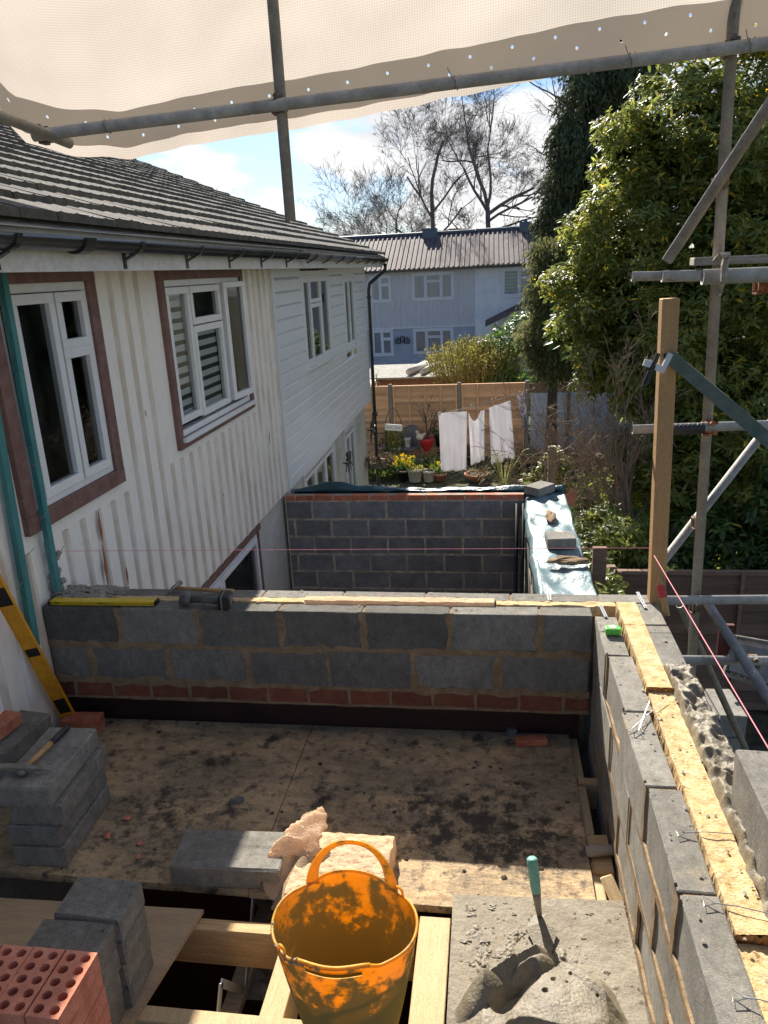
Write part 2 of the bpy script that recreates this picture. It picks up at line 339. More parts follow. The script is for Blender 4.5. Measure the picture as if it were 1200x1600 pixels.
M['pinkish'] = mat('pinkish', (.62, .42, .36), .6)
M['string'] = mat('string', (.85, .30, .34), .7)
M['red'] = mat('red', (.50, .03, .03), .4, (.4, .02, .02), 9)
M['terracotta'] = mat('terracotta', (.46, .17, .09), .8, (.38, .13, .07), 8)
M['cream_pot'] = mat('cream_pot', (.60, .55, .45), .6, (.5, .45, .36), 8)
M['pink_pot'] = mat('pink_pot', (.55, .28, .28), .6, (.65, .42, .4), 16)
M['soil'] = mat('soil', (.06, .045, .03), 1, (.09, .07, .045), 9, bump=1, bscale=10, bdist=.05)
M['ground'] = mat('ground', (.10, .085, .05), 1, (.075, .09, .035), 1.2, bump=1, bscale=6, bdist=.06, spots=(.035, .03, .02), sscale=3, slo=.5, shi=.6)
M['rubble'] = mat('rubble', (.05, .045, .04), 1, (.10, .09, .075), 6, bump=1, bscale=9, bdist=.06)
M['fence_new'] = mat('fence_new', (.80, .50, .28), .8, (.70, .40, .21), 4, stretch=(1, 5, 9), bump=.3, bscale=20, tint=1, spots=(.28, .12, .05), sscale=8, slo=.7, shi=.76)
M['fence_old'] = mat('fence_old', (.26, .165, .115), .9, (.19, .12, .08), 4, stretch=(1, 5, 9), bump=.4, bscale=20, tint=1, spots=(.12, .07, .05), sscale=8, slo=.66, shi=.74)
M['conc_post'] = mat('conc_post', (.30, .27, .22), .9, (.22, .2, .16), 9, bump=.4)
M['blue_panel'] = mat('blue_panel', (.46, .50, .57), .5, (.56, .60, .67), 5, stretch=(1, 1, 3), bump=.3)
M['towel'] = mat('towel', (.88, .86, .88), .95, (.84, .82, .84), 3, grain=.03, bump=.1, bscale=120, transl=.35)
M['garment'] = mat('garment', (.72, .68, .70), .9, (.25, .18, .34), 16, lo=.5, hi=.56, transl=.3)
M['wicker'] = mat('wicker', (.17, .15, .145), .8, (.26, .23, .22), 50, bump=1, bscale=90, bdist=.01)
M['leaf_yellow'] = mat('leaf_yellow', (.75, .55, .02), .6, transl=.3)
M['petal_pink'] = mat('petal_pink', (.62, .2, .25), .6, transl=.3)
M['far_clad'] = mat('far_clad', (.68, .66, .67), .6, (.60, .58, .60), 2, stretch=(3, 1, .3), bump=.1)
M['far_render'] = mat('far_render', (.47, .49, .56), .8, (.37, .41, .50), 2, bump=.2)
M['far_white'] = mat('far_white', (.82, .82, .83), .5, (.68, .70, .75), 2)
M['far_trim'] = mat('far_trim', (.74, .75, .80), .5)
M['metal_roof'] = mat('metal_roof', (.10, .075, .075), .75, (.16, .125, .125), 1.3, stretch=(3, 1, 1), bump=.2, spots=(.30, .27, .27), sscale=3, slo=.6, shi=.75, spec=.3)
M['ridge_blue'] = mat('ridge_blue', (.10, .13, .16), .6)
M['felt'] = mat('felt', (.24, .23, .20), .95, (.32, .31, .28), 3, bump=.5, bscale=15, spots=(.12, .13, .07), sscale=4, slo=.55, shi=.65)
M['pale_sheet'] = mat('pale_sheet', (.62, .58, .50), .7, (.55, .5, .43), 3)
M['render_cream'] = mat('render_cream', (.60, .57, .50), .9, (.52, .49, .42), 4, bump=.4, bscale=30)
M['bark'] = mat('bark', (.11, .085, .06), .95, (.07, .055, .04), 12, stretch=(4, 4, 1), bump=1, bscale=20, bdist=.02)
M['bark_far'] = mat('bark_far', (.17, .145, .13), .95, (.12, .10, .09), 3)
M['twig_red'] = mat('twig_red', (.30, .215, .15), .9, (.20, .14, .09), 8)
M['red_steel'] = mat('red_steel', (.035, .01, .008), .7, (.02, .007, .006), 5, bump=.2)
M['black_pipe'] = mat('black_pipe', (.01, .01, .011), .35)
M['strap'] = mat('strap', (.5, .52, .54), .4, metal=.5)
M['plaque'] = mat('plaque', (.8, .78, .72), .6)
M['log'] = mat('log', (.20, .13, .07), .95, (.30, .2, .12), 12, bump=1, bscale=25, bdist=.01)
M['grass_dry'] = mat('grass_dry', (.42, .40, .16), .7, (.30, .34, .10), 5, transl=.3)

def glass_mat():
    m = bpy.data.materials.new('glass'); m.use_nodes = True; t = m.node_tree; N = t.nodes; l = t.links.new
    N.remove(N['Principled BSDF']); g = N.new('ShaderNodeBsdfGlossy'); g.inputs['Roughness'].default_value = .02
    tr = N.new('ShaderNodeBsdfTransparent'); tr.inputs[0].default_value = (.86, .9, .88, 1)
    fr = N.new('ShaderNodeFresnel'); fr.inputs[0].default_value = 1.5
    ms = N.new('ShaderNodeMixShader'); l(fr.outputs[0], ms.inputs[0]); l(tr.outputs[0], ms.inputs[1]); l(g.outputs[0], ms.inputs[2])
    l(ms.outputs[0], N['Material Output'].inputs[0]); return m
M['glass'] = glass_mat()
def zebra_mat():
    m = mat('zebra_blind', (.62, .62, .6), .8); t = m.node_tree; N = t.nodes; l = t.links.new
    tc = N.new('ShaderNodeTexCoord'); w = N.new('ShaderNodeTexWave'); w.bands_direction = 'Z'; w.inputs['Scale'].default_value = 3.6
    l(tc.outputs['Object'], w.inputs[0]); r = N.new('ShaderNodeMapRange'); r.inputs[1].default_value = .35; r.inputs[2].default_value = .42
    l(w.outputs['Fac'], r.inputs[0]); x = N.new('ShaderNodeMix'); x.data_type = 'RGBA'; x.inputs[6].default_value = (.05, .05, .05, 1); x.inputs[7].default_value = (.75, .75, .74, 1)
    l(r.outputs[0], x.inputs[0]); l(x.outputs[2], N['Principled BSDF'].inputs[0]); return m
M['zebra'] = zebra_mat()

def leaf_mat(name, c1, c2, yellow=None, ythr=.985, rough=.35, transl=.3, spec=.5):
    m = bpy.data.materials.new(name); m.use_nodes = True; t = m.node_tree; N = t.nodes; l = t.links.new
    b = N['Principled BSDF']; b.inputs['Roughness'].default_value = rough; b.inputs['Specular IOR Level'].default_value = spec
    at = N.new('ShaderNodeAttribute'); at.attribute_name = 'tint'
    r = N.new('ShaderNodeValToRGB'); e = r.color_ramp.elements; e[0].color = (*c1, 1); e[1].color = (*c2, 1); e[1].position = .95
    if yellow:
        k = r.color_ramp.elements.new(ythr); k.color = (*c2, 1); k2 = r.color_ramp.elements.new(ythr + .004); k2.color = (*yellow, 1)
        r.color_ramp.elements[-1].color = (*yellow, 1)
    l(at.outputs['Fac'], r.inputs[0]); l(r.outputs[0], b.inputs['Base Color'])
    tr = N.new('ShaderNodeBsdfTranslucent'); hs = N.new('ShaderNodeHueSaturation'); hs.inputs['Value'].default_value = 1.5; hs.inputs['Hue'].default_value = .485
    l(r.outputs[0], hs.inputs['Color']); l(hs.outputs[0], tr.inputs[0])
    ms = N.new('ShaderNodeMixShader'); ms.inputs[0].default_value = transl
    l(b.outputs[0], ms.inputs[1]); l(tr.outputs[0], ms.inputs[2]); l(ms.outputs[0], N['Material Output'].inputs[0]); return m
M['laurel'] = leaf_mat('laurel', (.11, .15, .035), (.30, .33, .07), (.80, .54, .04), .968, .42, .5, .45)
M['ivy'] = leaf_mat('ivy', (.045, .085, .02), (.13, .19, .04), (.5, .35, .05), .99, .36, .3, .45)
M['conifer'] = leaf_mat('conifer', (.045, .06, .03), (.10, .12, .055), None, 1, .8, .15, .2)
M['cypress'] = leaf_mat('cypress', (.09, .10, .04), (.20, .21, .08), None, 1, .7, .4, .2)
M['willow'] = leaf_mat('willow', (.15, .15, .03), (.33, .32, .07), None, 1, .6, .4, .3)
M['bush'] = leaf_mat('bush', (.045, .10, .018), (.11, .2, .035), None, 1, .4, .35, .4)
M['potleaf'] = leaf_mat('potleaf', (.06, .12, .03), (.15, .24, .06), None, 1, .5, .3, .3)
M['fir_dry'] = leaf_mat('fir_dry', (.09, .07, .04), (.19, .15, .09), None, 1, .9, .2, .1)

# ------------------------------------------------------------------ masonry builders
def frame(o, u, v, n):
    """matrix with local x=u, y=into the wall (-n), z=v"""
    u = Vector(u); v = Vector(v); y = -Vector(n)
    return Matrix(((u.x, y.x, v.x, o[0]), (u.y, y.y, v.y, o[1]), (u.z, y.z, v.z, o[2]), (0, 0, 0, 1)))
def courses(mb, mo, Mx, length, rows, thick, unit, offs, jit=.004, joint=.01, toned=(.8, 1.1), cham=.004, ribbon=(.012, .022), split=None):
    """rows: list of (z0, z1); builds blocks in mb and irregular mortar ribbons in mo"""
    for ri, (z0, z1) in enumerate(rows):
        off = offs[ri % len(offs)]; x = -off
        while x < length:
            a = max(x, 0); b = min(x + unit - joint, length)
            if b - a > .03:
                mb.cur = random.uniform(*toned)
                d = random.uniform(-jit, jit)
                Q = Mx @ Matrix.Translation(((a+b)/2, 0, 0)) @ Matrix.Rotation(random.uniform(-1, 1) * jit * 2, 4, 'Z') @ Matrix.Translation((-(a+b)/2, 0, 0))
                mb.box((a, d, z0 + joint/2), (b, thick + d, z1 - joint/2), Q, cham=cham, jit=.0012)
                if b < length - .02 and ribbon: ribbon_strip(mo, Mx, (b + joint/2, z0), (b + joint/2, z1), ribbon, jit)
            x += unit
        if ribbon and ri < len(rows) - 0: ribbon_strip(mo, Mx, (0, z0), (length, z0), ribbon, jit)
    mb.cur = 1.0
def ribbon_strip(mo, Mx, a, b, w, jit):
    l = math.hypot(b[0]-a[0], b[1]-a[1]); n = max(2, int(l / .035)); hor = abs(b[0]-a[0]) > abs(b[1]-a[1])
    vs = []; ph = random.uniform(0, 50)
    for i in range(n + 1):
        t = i / n; x = a[0] + (b[0]-a[0])*t; z = a[1] + (b[1]-a[1])*t
        k = mn.noise(Vector((x * 9 + ph, z * 9, ph))) ; k2 = mn.noise(Vector((x * 9, z * 9 + ph, ph + 9)))
        w1 = w[0] / 2 + abs(k) * w[1]; w2 = w[0] / 2 + abs(k2) * w[1]
        o = jit * .3 + .0012
        for s_, y in ((-w1 - .003, .006), (-w1, -o), (w2, -o), (w2 + .003, .006)):
            vs.append(Mx @ (Vector((x, y, z + s_)) if hor else Vector((x + s_, y - .0006, z))))
    mo.add(vs, [(i*4 + k, i*4 + k + 1, i*4 + 4 + k + 1, i*4 + 4 + k) for i in range(n) for k in range(3)])

def window(root, O, u, n, w, h, panes, kind='dark', fr=.055, depth=.07, trim=None, trimw=.11, sill=False, name='window', fm=None, blind=None, border=True):
    """window in plane: O lower-left corner as seen from outside, u along width, n outward; panes as (x0,x1,z0,z1)"""
    Mx = frame(O, u, (0, 0, 1), n)
    fm = fm or M['white_frame']
    f = MB()
    if border:
        f.box((0, -.012, 0), (w, depth, .05), Mx); f.box((0, -.012, h - .05), (w, depth, h), Mx)
        f.box((0, -.012, .05), (.05, depth, h - .05), Mx); f.box((w - .05, -.012, .05), (w, depth, h - .05), Mx)
    for (x0, x1, z0, z1) in panes:
        t = fr
        f.box((x0 - t, -.03, z0 - t), (x1 + t, .03, z0), Mx); f.box((x0 - t, -.03, z1), (x1 + t, .03, z1 + t), Mx)
        f.box((x0 - t, -.0301, z0), (x0, .0299, z1), Mx); f.box((x1, -.0302, z0), (x1 + t, .0298, z1), Mx)
    wo = f.build(name, fm, root, bevel=.004)
    g = MB(); 
    for (x0, x1, z0, z1) in panes: g.add([Mx @ Vector(p) for p in ((x0, 0, z0), (x1, 0, z0), (x1, 0, z1), (x0, 0, z1))], [(0, 1, 2, 3)])
    g.build('glass_pane', M['glass'], wo)
    bk = MB(); bk.box((-.08, .125, -.08), (w + .08, .13, h + .08), Mx); bk.build('dark_interior', M['glass_back'], wo)
    if blind:
        bl = MB()
        for i, (x0, x1, z0, z1) in enumerate(panes):
            if kind == 'side' and i > 1: continue
            bl.box((x0 - .02, .04, z0 - .02), (x1 + .02, .045, z1 + .02), Mx)
        bl.build('blind' if blind == 'zebra' else 'curtain', M[blind], wo)
    if trim:
        tb = MB(); a = trimw
        tb.box((-a, -.035, -a), (w + a, .06, 0), Mx); tb.box((-a, -.035, h), (w + a, .06, h + a), Mx)
        tb.box((-a, -.033, 0), (0, .06, h), Mx); tb.box((w, -.033, 0), (w + a, .06, h), Mx)
        tb.build('window_trim', M[trim], wo, bevel=.004)
    if sill:
        sb = MB(); sb.box((-.03, -.07, -.035), (w + .03, .03, -.001), Mx); sb.build('window_sill', fm, wo, bevel=.004)
    return wo

# ================================================================== SETTING
g = MB(); g.grid(lambda u, v: (-120 + 240*u, -60 + 260*v, -2.6 + .04*mn.noise(Vector((u*90, v*90, 0)))), 60, 60)
tag(g.build('garden_ground', M['ground']), kind='structure')
g = MB()
def rub(u, v):
    x = -2.7 + 3.9*u; y = -.5 + 4.0*v; return (x, y, -2.3 + .16*mn.fractal(Vector((x*2.5, y*2.5, 3)), 1, 2, 4))
g.grid(rub, 50, 50); tag(g.build('rubble_floor', M['rubble']), kind='structure')

XW = -2.47
# ------------------------------------------------------------------ near house (left)
house = empty('clad_house', 'cream painted house with vertical ribbed metal cladding, brown window trims and a brown tiled roof', 'house')
wl = MB(); ys = [-1.5, 3.48, 4.63, 5.5, 7.62, 8.62]
def wallbox(y0, y1, z0, z1, x=XW): wl.box((x - .12, y0, z0), (x, y1, z1))
wallbox(-1.5, 3.55, -.1, 2.52); wallbox(3.55, 4.58, -.1, 1.2); wallbox(3.55, 4.58, 2.45, 2.52); wallbox(4.58, 5.58, -.1, 2.52)
wallbox(5.58, 7.54, -.1, 1.2); wallbox(5.58, 7.54, 2.43, 2.52); wallbox(7.54, 8.6, -.1, 2.52)
wl.build('clad_wall', M['white_clad'], house)
rb = MB(); y = -1.4; 
while y < 8.55:
    segs = [(-.09, 2.5)]
    if 3.4 < y < 4.72: segs = [(-.09, 1.05), (2.50, 2.51)]
    elif 5.42 < y < 7.7: segs = [(-.09, 1.05), (2.50, 2.51)]
    for z0, z1 in segs:
        a, b, d = .013, .026, .02
        vs = [(XW - .001, y - b, z0), (XW + d, y - a, z0), (XW + d, y + a, z0), (XW - .001, y + b, z0)]
        vs += [(p[0], p[1], z1) for p in vs]
        rb.add(vs, [(0, 1, 5, 4), (1, 2, 6, 5), (2, 3, 7, 6), (3, 2, 1, 0), (4, 5, 6, 7)])
    y += .195
rb.build('cladding_rib', M['rib_dirt'], house)
for (xa, ya, xb, yb, w) in ((148, 798, 156, 850, .018), (155, 850, 164, 918, .022), (192, 885, 196, 912, .016), (418, 672, 418, 694, .02), (222, 640, 224, 652, .012), (345, 770, 347, 778, .01)):
    pa_ = A(xa, ya, x=XW); pb_ = A(xb, yb, x=XW); q = MB(); n = 10; vs = []
    for i in range(n + 1):
        t = i/n; p = pa_.lerp(pb_, t); ww = w*math.sin(math.pi*(t*.9 + .05))*(.6 + .7*abs(mn.noise(Vector((t*7, xa, 0)))))
        vs += [(XW + .0225, p.y - ww, p.z), (XW + .0225, p.y + ww, p.z)]
    q.add(vs, [(2*i, 2*i + 1, 2*i + 3, 2*i + 2) for i in range(n)]); q.build('rust_patch', M['rust'], house)
# lower storey wall and window
lw = MB(); lw.box((XW - .2, -1.5, -2.6), (XW - .045, 5.3, -.1)); lw.box((XW - .2, 5.3, -2.6), (XW - .045, 7.42, -1.35)); lw.box((XW - .2, 7.42, -2.6), (XW - .045, 8.6, -.1))
lw.build('ground_floor_wall', M['render_cream'], house)
window(house, (XW - .045, 5.3, -1.33), (0, 1, 0), (1, 0, 0), 2.08, 1.14, [(.1, .86, .08, 1.03), (.98, 1.98, .08, 1.03)], border=True, name='lower_window')
bt = MB(); bt.box((XW - .08, 5.1, -.185), (XW + .0, 7.44, -.102)); bt.box((XW - .08, 7.385, -1.35), (XW - .02, 7.43, -.187)); bt.build('lintel_trim', M['brown_trim'], house)
# upper windows
w1 = window(house, (XW, 3.6, 1.235), (0, 1, 0), (1, 0, 0), .92, 1.19, [(.17, .47, .1, 1.08), (.60, .82, .1, .76), (.60, .82, .87, 1.08)], trim='brown_trim', trimw=.1)
w2 = window(house, (XW, 5.66, 1.2), (0, 1, 0), (1, 0, 0), 1.82, 1.21, [(.06, .42, .16, 1.1), (.55, 1.15, .14, .78), (.55, 1.15, .90, 1.1)], trim='brown_trim', trimw=.085, blind='zebra', kind='side', sill=True)
cs = MB(); Mx = frame((XW, 6.93, 1.2), (0, 1, 0), (0, 0, 1), (1, 0, 0)) @ Matrix.Rotation(R_(-4), 4, 'Z')
Mx = frame((XW + .02, 6.92, 1.2), (0, 1, 0), (0, 0, 1), (1, 0, 0)) @ Matrix.Rotation(R_(-5), 4, 'Z')
for b in (((0, -.03, .09), (.5, .03, .15)), ((0, -.03, 1.12), (.5, .03, 1.17)), ((0, -.03, .15), (.07, .03, 1.12)), ((.43, -.03, .15), (.5, .03, 1.12))): cs.box(b[0], b[1], Mx)
co = cs.build('open_casement', M['white_frame'], w2, bevel=.004)
gp = MB(); gp.add([Mx @ Vector(p) for p in ((.07, 0, .15), (.43, 0, .15), (.43, 0, 1.12), (.07, 0, 1.12))], [(0, 1, 2, 3)]); gp.build('glass_pane', M['glass'], co)
# fascia, gutter, brackets
EX = -2.10
fa = MB(); fa.box((EX - .02, -1.5, 2.47), (EX, 8.6, 2.68)); fa.box((XW - .1, -1.5, 2.50), (EX - .021, 8.6, 2.525)); fa.build('fascia', M['fascia'], house)
def gutter_half(mb, x, z, r, y0, y1, t=.004):
    n = 10; prof = []
    for k in range(n + 1): a = math.pi + math.pi * k / n; prof.append((x + r*math.cos(a), z + r*math.sin(a)))
    for k in range(n, -1, -1): a = math.pi + math.pi * k / n; prof.append((x + (r-t)*math.cos(a), z + (r-t)*math.sin(a)))
    vs = [(p[0], y0, p[1]) for p in prof] + [(p[0], y1, p[1]) for p in prof]; m = len(prof)
    mb.add(vs, [(i, (i+1) % m, m + (i+1) % m, m + i) for i in range(m)] + [tuple(range(m)), tuple(range(2*m-1, m-1, -1))])
GX, GZ, GR = EX + .066, 2.625, .064
gt = MB(); gutter_half(gt, GX, GZ, GR, -1.5, 8.6); gto = gt.build('gutter', M['gutter'], house, smooth=True)
for yy in [2.3, 3.15, 4.35, 5.3, 6.2, 7.1, 8.0]:
    br = MB(); gutter_half(br, GX, GZ - .002, GR + .006, yy - .02, yy + .02, .012); br.bar((EX, yy, 2.60), (EX, yy, 2.48), .02, .03); br.bar((GX, yy, GZ - GR - .005), (EX + .002, yy, GZ - .10), .035, .012)
    br.build('gutter_bracket', M['gutter'], gto)
un = MB(); gutter_half(un, GX, GZ - .003, GR + .010, 3.70, 3.80, .012); un.build('gutter_union', M['gutter'], gto)
# roof: rows of interlocking concrete tiles, slope 22 degrees
SL = .41; cosr = 1 / math.hypot(1, SL)
def roof_tiles(y0, y1, x0, nrow, gauge=.325, tw=.30, name='roof', parent=None, step=.034):
    mb = MB(); ed = MB()
    random.seed(3)
    for r in range(nrow):
        xa = x0 - r * gauge * cosr; xb = xa - (gauge + .06) * cosr
        za = 2.70 + SL * (x0 - xa); zb = za + SL * (xa - xb) - .012
        off = (r % 2) * tw / 2; y = y0 - off
        while y < y1:
            a = max(y, y0); b = min(y + tw - .004, y1); 
            if b - a > .04:
                j = random.uniform(-.004, .006); lift = step + random.uniform(-.003, .006); mb.cur = random.uniform(.72, 1.1)
                # gentle roll across the tile
                prof = [(0, 0), (.06, .004), (.12, .010), (.2, .003), (.5, 0), (.56, .004), (.62, .010), (.7, .003), (1, 0)]
                vs = []
                for t, hgt in prof:
                    yy = a + (b - a) * t
                    vs += [(xa + j, yy, za + lift + hgt*.6), (xb, yy, zb + .006 + hgt*.6), (xa + j + .004, yy, za - .004)]
                n = len(prof)
                mb.add(vs, [(i*3, i*3 + 3, i*3 + 4, i*3 + 1) for i in range(n - 1)])
                ed.add(vs, [(i*3 + 2, i*3 + 5, i*3 + 3, i*3) for i in range(n - 1)] + [(0, 1, 2), (n*3-3, n*3-1, n*3-2)])
            y += tw
    mb.cur = 1
    ro = mb.build(name, M['tile'], parent); ed.build('tile_edge', M['tile_edge'], ro)
    # roof deck
    dk = MB(); xe = x0 - nrow * gauge * cosr; ze = 2.70 + SL * (x0 - xe)
    dk.add([(x0, y0, 2.66), (x0, y1, 2.66), (xe, y1, ze - .04), (xe, y0, ze - .04), (xe - 5, y1, ze - 2.1), (xe - 5, y0, ze - 2.1), (x0, y0, 2.5), (x0, y1, 2.5), (xe, y0, 2.5), (xe, y1, 2.5)],
           [(0, 1, 2, 3), (3, 2, 4, 5), (0, 6, 8, 3), (1, 2, 9, 7)])
    dk.build('roof_deck', M['fascia'], ro)
    rd = MB(); rd.tube([(xe - .02, y0, ze - .02), (xe - .02, y1, ze - .02)], .12, 12); rd.build('ridge_tile', M['tile_edge'], ro)
    return ro
roof_tiles(-1.5, 8.6, EX + .06, 17, parent=house)
# ------------------------------------------------------------------ attached neighbour house
nb = empty('attached_house', 'white house with glossy horizontal boards joined to the cream one, black downpipe at its end', 'house')
bd = MB(); z = -.1; k = 0
wins = [(9.98, 11.72, 1.17, 2.42), (12.9, 13.9, 1.12, 2.38)]
while z < 2.5:
    z1 = min(z + .155, 2.5); spans = [(8.6, 15.1)]
    for (a, b, c, d) in wins:
        if z1 > c and z < d:
            ns = []
            for s0, s1 in spans:
                if a > s0 and b < s1: ns += [(s0, a), (b, s1)]
                else: ns.append((s0, s1))
            spans = ns
    for s0, s1 in spans:
        vs = [(XW - .03, s0, z), (XW + .024, s0, z), (XW + .022, s0, z + .125), (XW - .006, s0, z1 - .006), (XW - .03, s0, z1 + .001)]
        vs += [(p[0], s1, p[2]) for p in vs]
        bd.add(vs, [(0, 1, 6, 5), (1, 2, 7, 6), (2, 3, 8, 7), (3, 4, 9, 8), (4, 3, 2, 1, 0), (5, 6, 7, 8, 9)])
    z = z1
bd.build('board_cladding', M['upvc'], nb)
bk = MB(); bk.box((XW - .3, 8.61, -2.6), (XW - .175, 15.1, 2.5)); bk.box((XW - .17, 8.6, -2.6), (XW - .1, 9.75, -.1)); bk.box((XW - .17, 11.8, -2.6), (XW - .1, 12.75, -.1)); bk.box((XW - .17, 13.7, -2.6), (XW - .1, 15.1, -.1)); bk.box((XW - .17, 9.75, -2.6), (XW - .1, 11.8, -1.35))
bk.box((XW - .17, 8.61, -.098), (XW - .035, 15.1, -.04)); bk.build('ground_floor_wall', M['render_cream'], nb)
for ya, yb in ((8.57, 8.66), (15.03, 15.12)): cb = MB(); cb.box((XW - .01, ya, -.12), (XW + .038, yb, 2.5)); cb.build('corner_trim', M['upvc'], nb)
window(nb, (XW, 10.03, 1.2), (0, 1, 0), (1, 0, 0), 1.66, 1.19, [(.07, .38, .1, 1.1), (.47, 1.02, .09, .76), (.47, 1.02, .88, 1.1), (1.13, 1.58, .1, 1.1)], trim='upvc', trimw=.06, sill=True)
window(nb, (XW, 12.95, 1.15), (0, 1, 0), (1, 0, 0), .9, 1.19, [(.08, .40, .1, 1.1), (.5, .82, .1, 1.1)], trim='upvc', trimw=.06, sill=True)
window(nb, (XW - .1, 9.75, -1.33), (0, 1, 0), (1, 0, 0), 2.05, 1.12, [(.1, .6, .08, 1.0), (.72, 1.3, .08, 1.0), (1.42, 1.95, .08, 1.0)], trim='upvc', trimw=.05, name='lower_window')
window(nb, (XW - .1, 12.75, -2.5), (0, 1, 0), (1, 0, 0), .95, 2.25, [(.12, .42, .15, 2.1), (.53, .83, .15, 2.1)], trim='upvc', trimw=.05, name='patio_door')
fa = MB(); fa.box((EX - .02, 8.602, 2.47), (EX, 15.3, 2.68)); fa.box((XW - .1, 8.602, 2.50), (EX - .021, 15.3, 2.525)); fa.build('fascia', M['fascia'], nb)
gt = MB(); gutter_half(gt, GX, GZ, GR, 8.602, 15.35); gto = gt.build('gutter', M['gutter'], nb, smooth=True)
for yy in np.arange(8.95, 15.2, .85):
    br = MB(); gutter_half(br, GX, GZ - .002, GR + .006, yy - .02, yy + .02, .012); br.bar((GX, yy, GZ - GR - .005), (EX + .002, yy, GZ - .10), .035, .012)
    br.build('gutter_bracket', M['gutter'], gto)
dp = MB(); dp.tube([(GX, 15.2, 2.53), (GX, 15.2, 2.42), (XW + .12, 15.17, 2.18), (XW + .09, 15.17, 2.05), (XW + .09, 15.17, -2.6)], .036, 12)
dp.tube([(XW + .09, 15.17, -.42), (XW + .09, 15.17, -.34)], .06, 12); dp.tube([(XW + .09, 15.17, 1.9), (XW + .09, 15.17, 1.95)], .047, 12); dp.build('downpipe', M['gutter'], nb, smooth=True)
roof_tiles(8.602, 15.35, EX + .06, 17, parent=nb)

# metal bird ornaments on the wall
def bird(name, loc, s, label, fl=1):
    m = MB(); x = loc[0]; y, z = loc[1], loc[2]
    P = lambda a, b: (x, y + a*s*fl, z + b*s)
    m.tube([P(-.55, -.25), P(-.2, -.12), P(.2, -.18), P(.6, -.05)], [.012, .02, .02, .008], 6)
    for a, b, c, d in ((-.4, -.2, -.5, .1), (-.3, -.15, -.42, -.5), (.1, -.17, .18, -.45), (.35, -.12, .5, .12), (.4, -.1, .6, -.3), (-.5, -.23, -.7, -.4)):
        m.tube([P(a, b), P(c, d)], [.01, .006], 5); m.lump(P(c, d), .045*s*2, .2, (.25, 1, .5), 1)
    m.lump(P(.02, .12), .16*s*1.4, .15, (.3, 1.4, .8), 2, 3); m.lump(P(.28, .27), .085*s*1.4, .1, (.4, 1, 1), 2)
    m.tube([P(.33, .27), P(.48, .25)], [.018, .003], 5); m.tube([P(-.15, .1), P(-.5, .22)], [.035, .012], 5)
    m.bar((x - .1, y, z - .15*s), (x, y, z - .15*s), .02, .02)
    tag(m.build(name, M['black']), label, 'ornament')
a = A(545, 718, x=XW + .1); bird('bird_ornament', a, .42, 'black metal bird on a twig fixed low on the attached house wall', -1)
a = A(571, 682, x=XW + .16); bird('bird_ornament', (a.x, 14.4, a.z), .5, 'black metal bird silhouette fixed beside the black downpipe')

# ------------------------------------------------------------------ far houses
FY = 38.0
fh = empty('far_house', 'grey two storey house with vertical boards and a dark corrugated roof behind the garden fence', 'house', loc=(0, 0, 0))
f = MB(); f.box((-9.5, FY, -.32), (-.8, FY + 6, 2.45)); f.build('board_wall', M['far_clad'], fh)
f = MB(); f.box((-9.5, FY + .05, -2.62), (-.8, FY + 5.9, -.32)); f.build('rendered_wall', M['far_render'], fh)
f = MB(); x = -9.4
while x < -.85:
    skip = None
    for z0, z1 in ([(-.32, .85), (2.35, 2.44)] if (-6.02 < x < -4.78 or -3.95 < x < -1.7) else [(-.32, 2.44)]): f.box((x, FY - .03, z0), (x + .05, FY - .001, z1))
    x += .26
f.build('wall_batten', M['far_clad'], fh)
FU = dict(u=(1, 0, 0), n=(0, -1, 0), fm=M['far_trim'], trim='far_trim', trimw=.05, fr=.07)
window(fh, (-5.86, FY - .03, .98), w=.98, h=1.18, panes=[(.10, .42, .1, 1.08), (.56, .9, .1, .7), (.56, .9, .84, 1.08)], blind='curtain', **FU)
window(fh, (-3.78, FY - .03, .98), w=1.95, h=1.22, panes=[(.1, .55, .1, 1.1), (.7, 1.3, .1, .78), (.7, 1.3, .9, 1.1), (1.45, 1.85, .1, 1.1)], blind='curtain', **FU)
window(fh, (-5.88, FY + .02, -1.62), w=1.0, h=1.22, panes=[(.10, .42, .12, 1.1), (.56, .9, .12, .72), (.56, .9, .86, 1.1)], blind='curtain', **FU)
window(fh, (-3.8, FY + .02, -1.58), w=1.9, h=1.15, panes=[(.1, .55, .1, 1.05), (.7, 1.3, .1, .72), (.7, 1.3, .84, 1.05), (1.42, 1.8, .1, 1.05)], blind='curtain', **FU)
f = MB()
def roofm(x0, x1, zoff=0):
    m = MB(); x = x0; ph = 0; P = []
    while x < x1:
        for dx, dz in ((0, 0), (.10, 0), (.13, .05), (.19, .05), (.22, 0)): P.append((min(x + dx, x1), dz))
        x += .235
    vs = []
    for x, dz in P: vs += [(x, FY - .35, 2.42 + dz + zoff), (x, FY + 3.4, 4.08 + dz + zoff), (x, FY + 7, 2.42 + dz + zoff)]
    m.add(vs, [(i*3, i*3 + 3, i*3 + 4, i*3 + 1) for i in range(len(P) - 1)] + [(i*3 + 1, i*3 + 4, i*3 + 5, i*3 + 2) for i in range(len(P) - 1)])
    return m
ro = roofm(-9.7, -.8).build('metal_roof', M['metal_roof'], fh)
m = MB(); m.tube([(-9.7, FY + 3.4, 4.13), (-.82, FY + 3.4, 4.13)], .09, 8); m.build('ridge_cap', M['ridge_blue'], ro)
m = MB(); m.box((-9.6, FY - .5, 2.30), (-.82, FY - .37, 2.41)); m.build('gutter', M['gutter'], fh)
m = MB(); m.box((-3.5, FY + 2.9, 3.6), (-2.75, FY + 3.5, 4.36), cham=.02); m.build('chimney', M['ridge_blue'], ro)
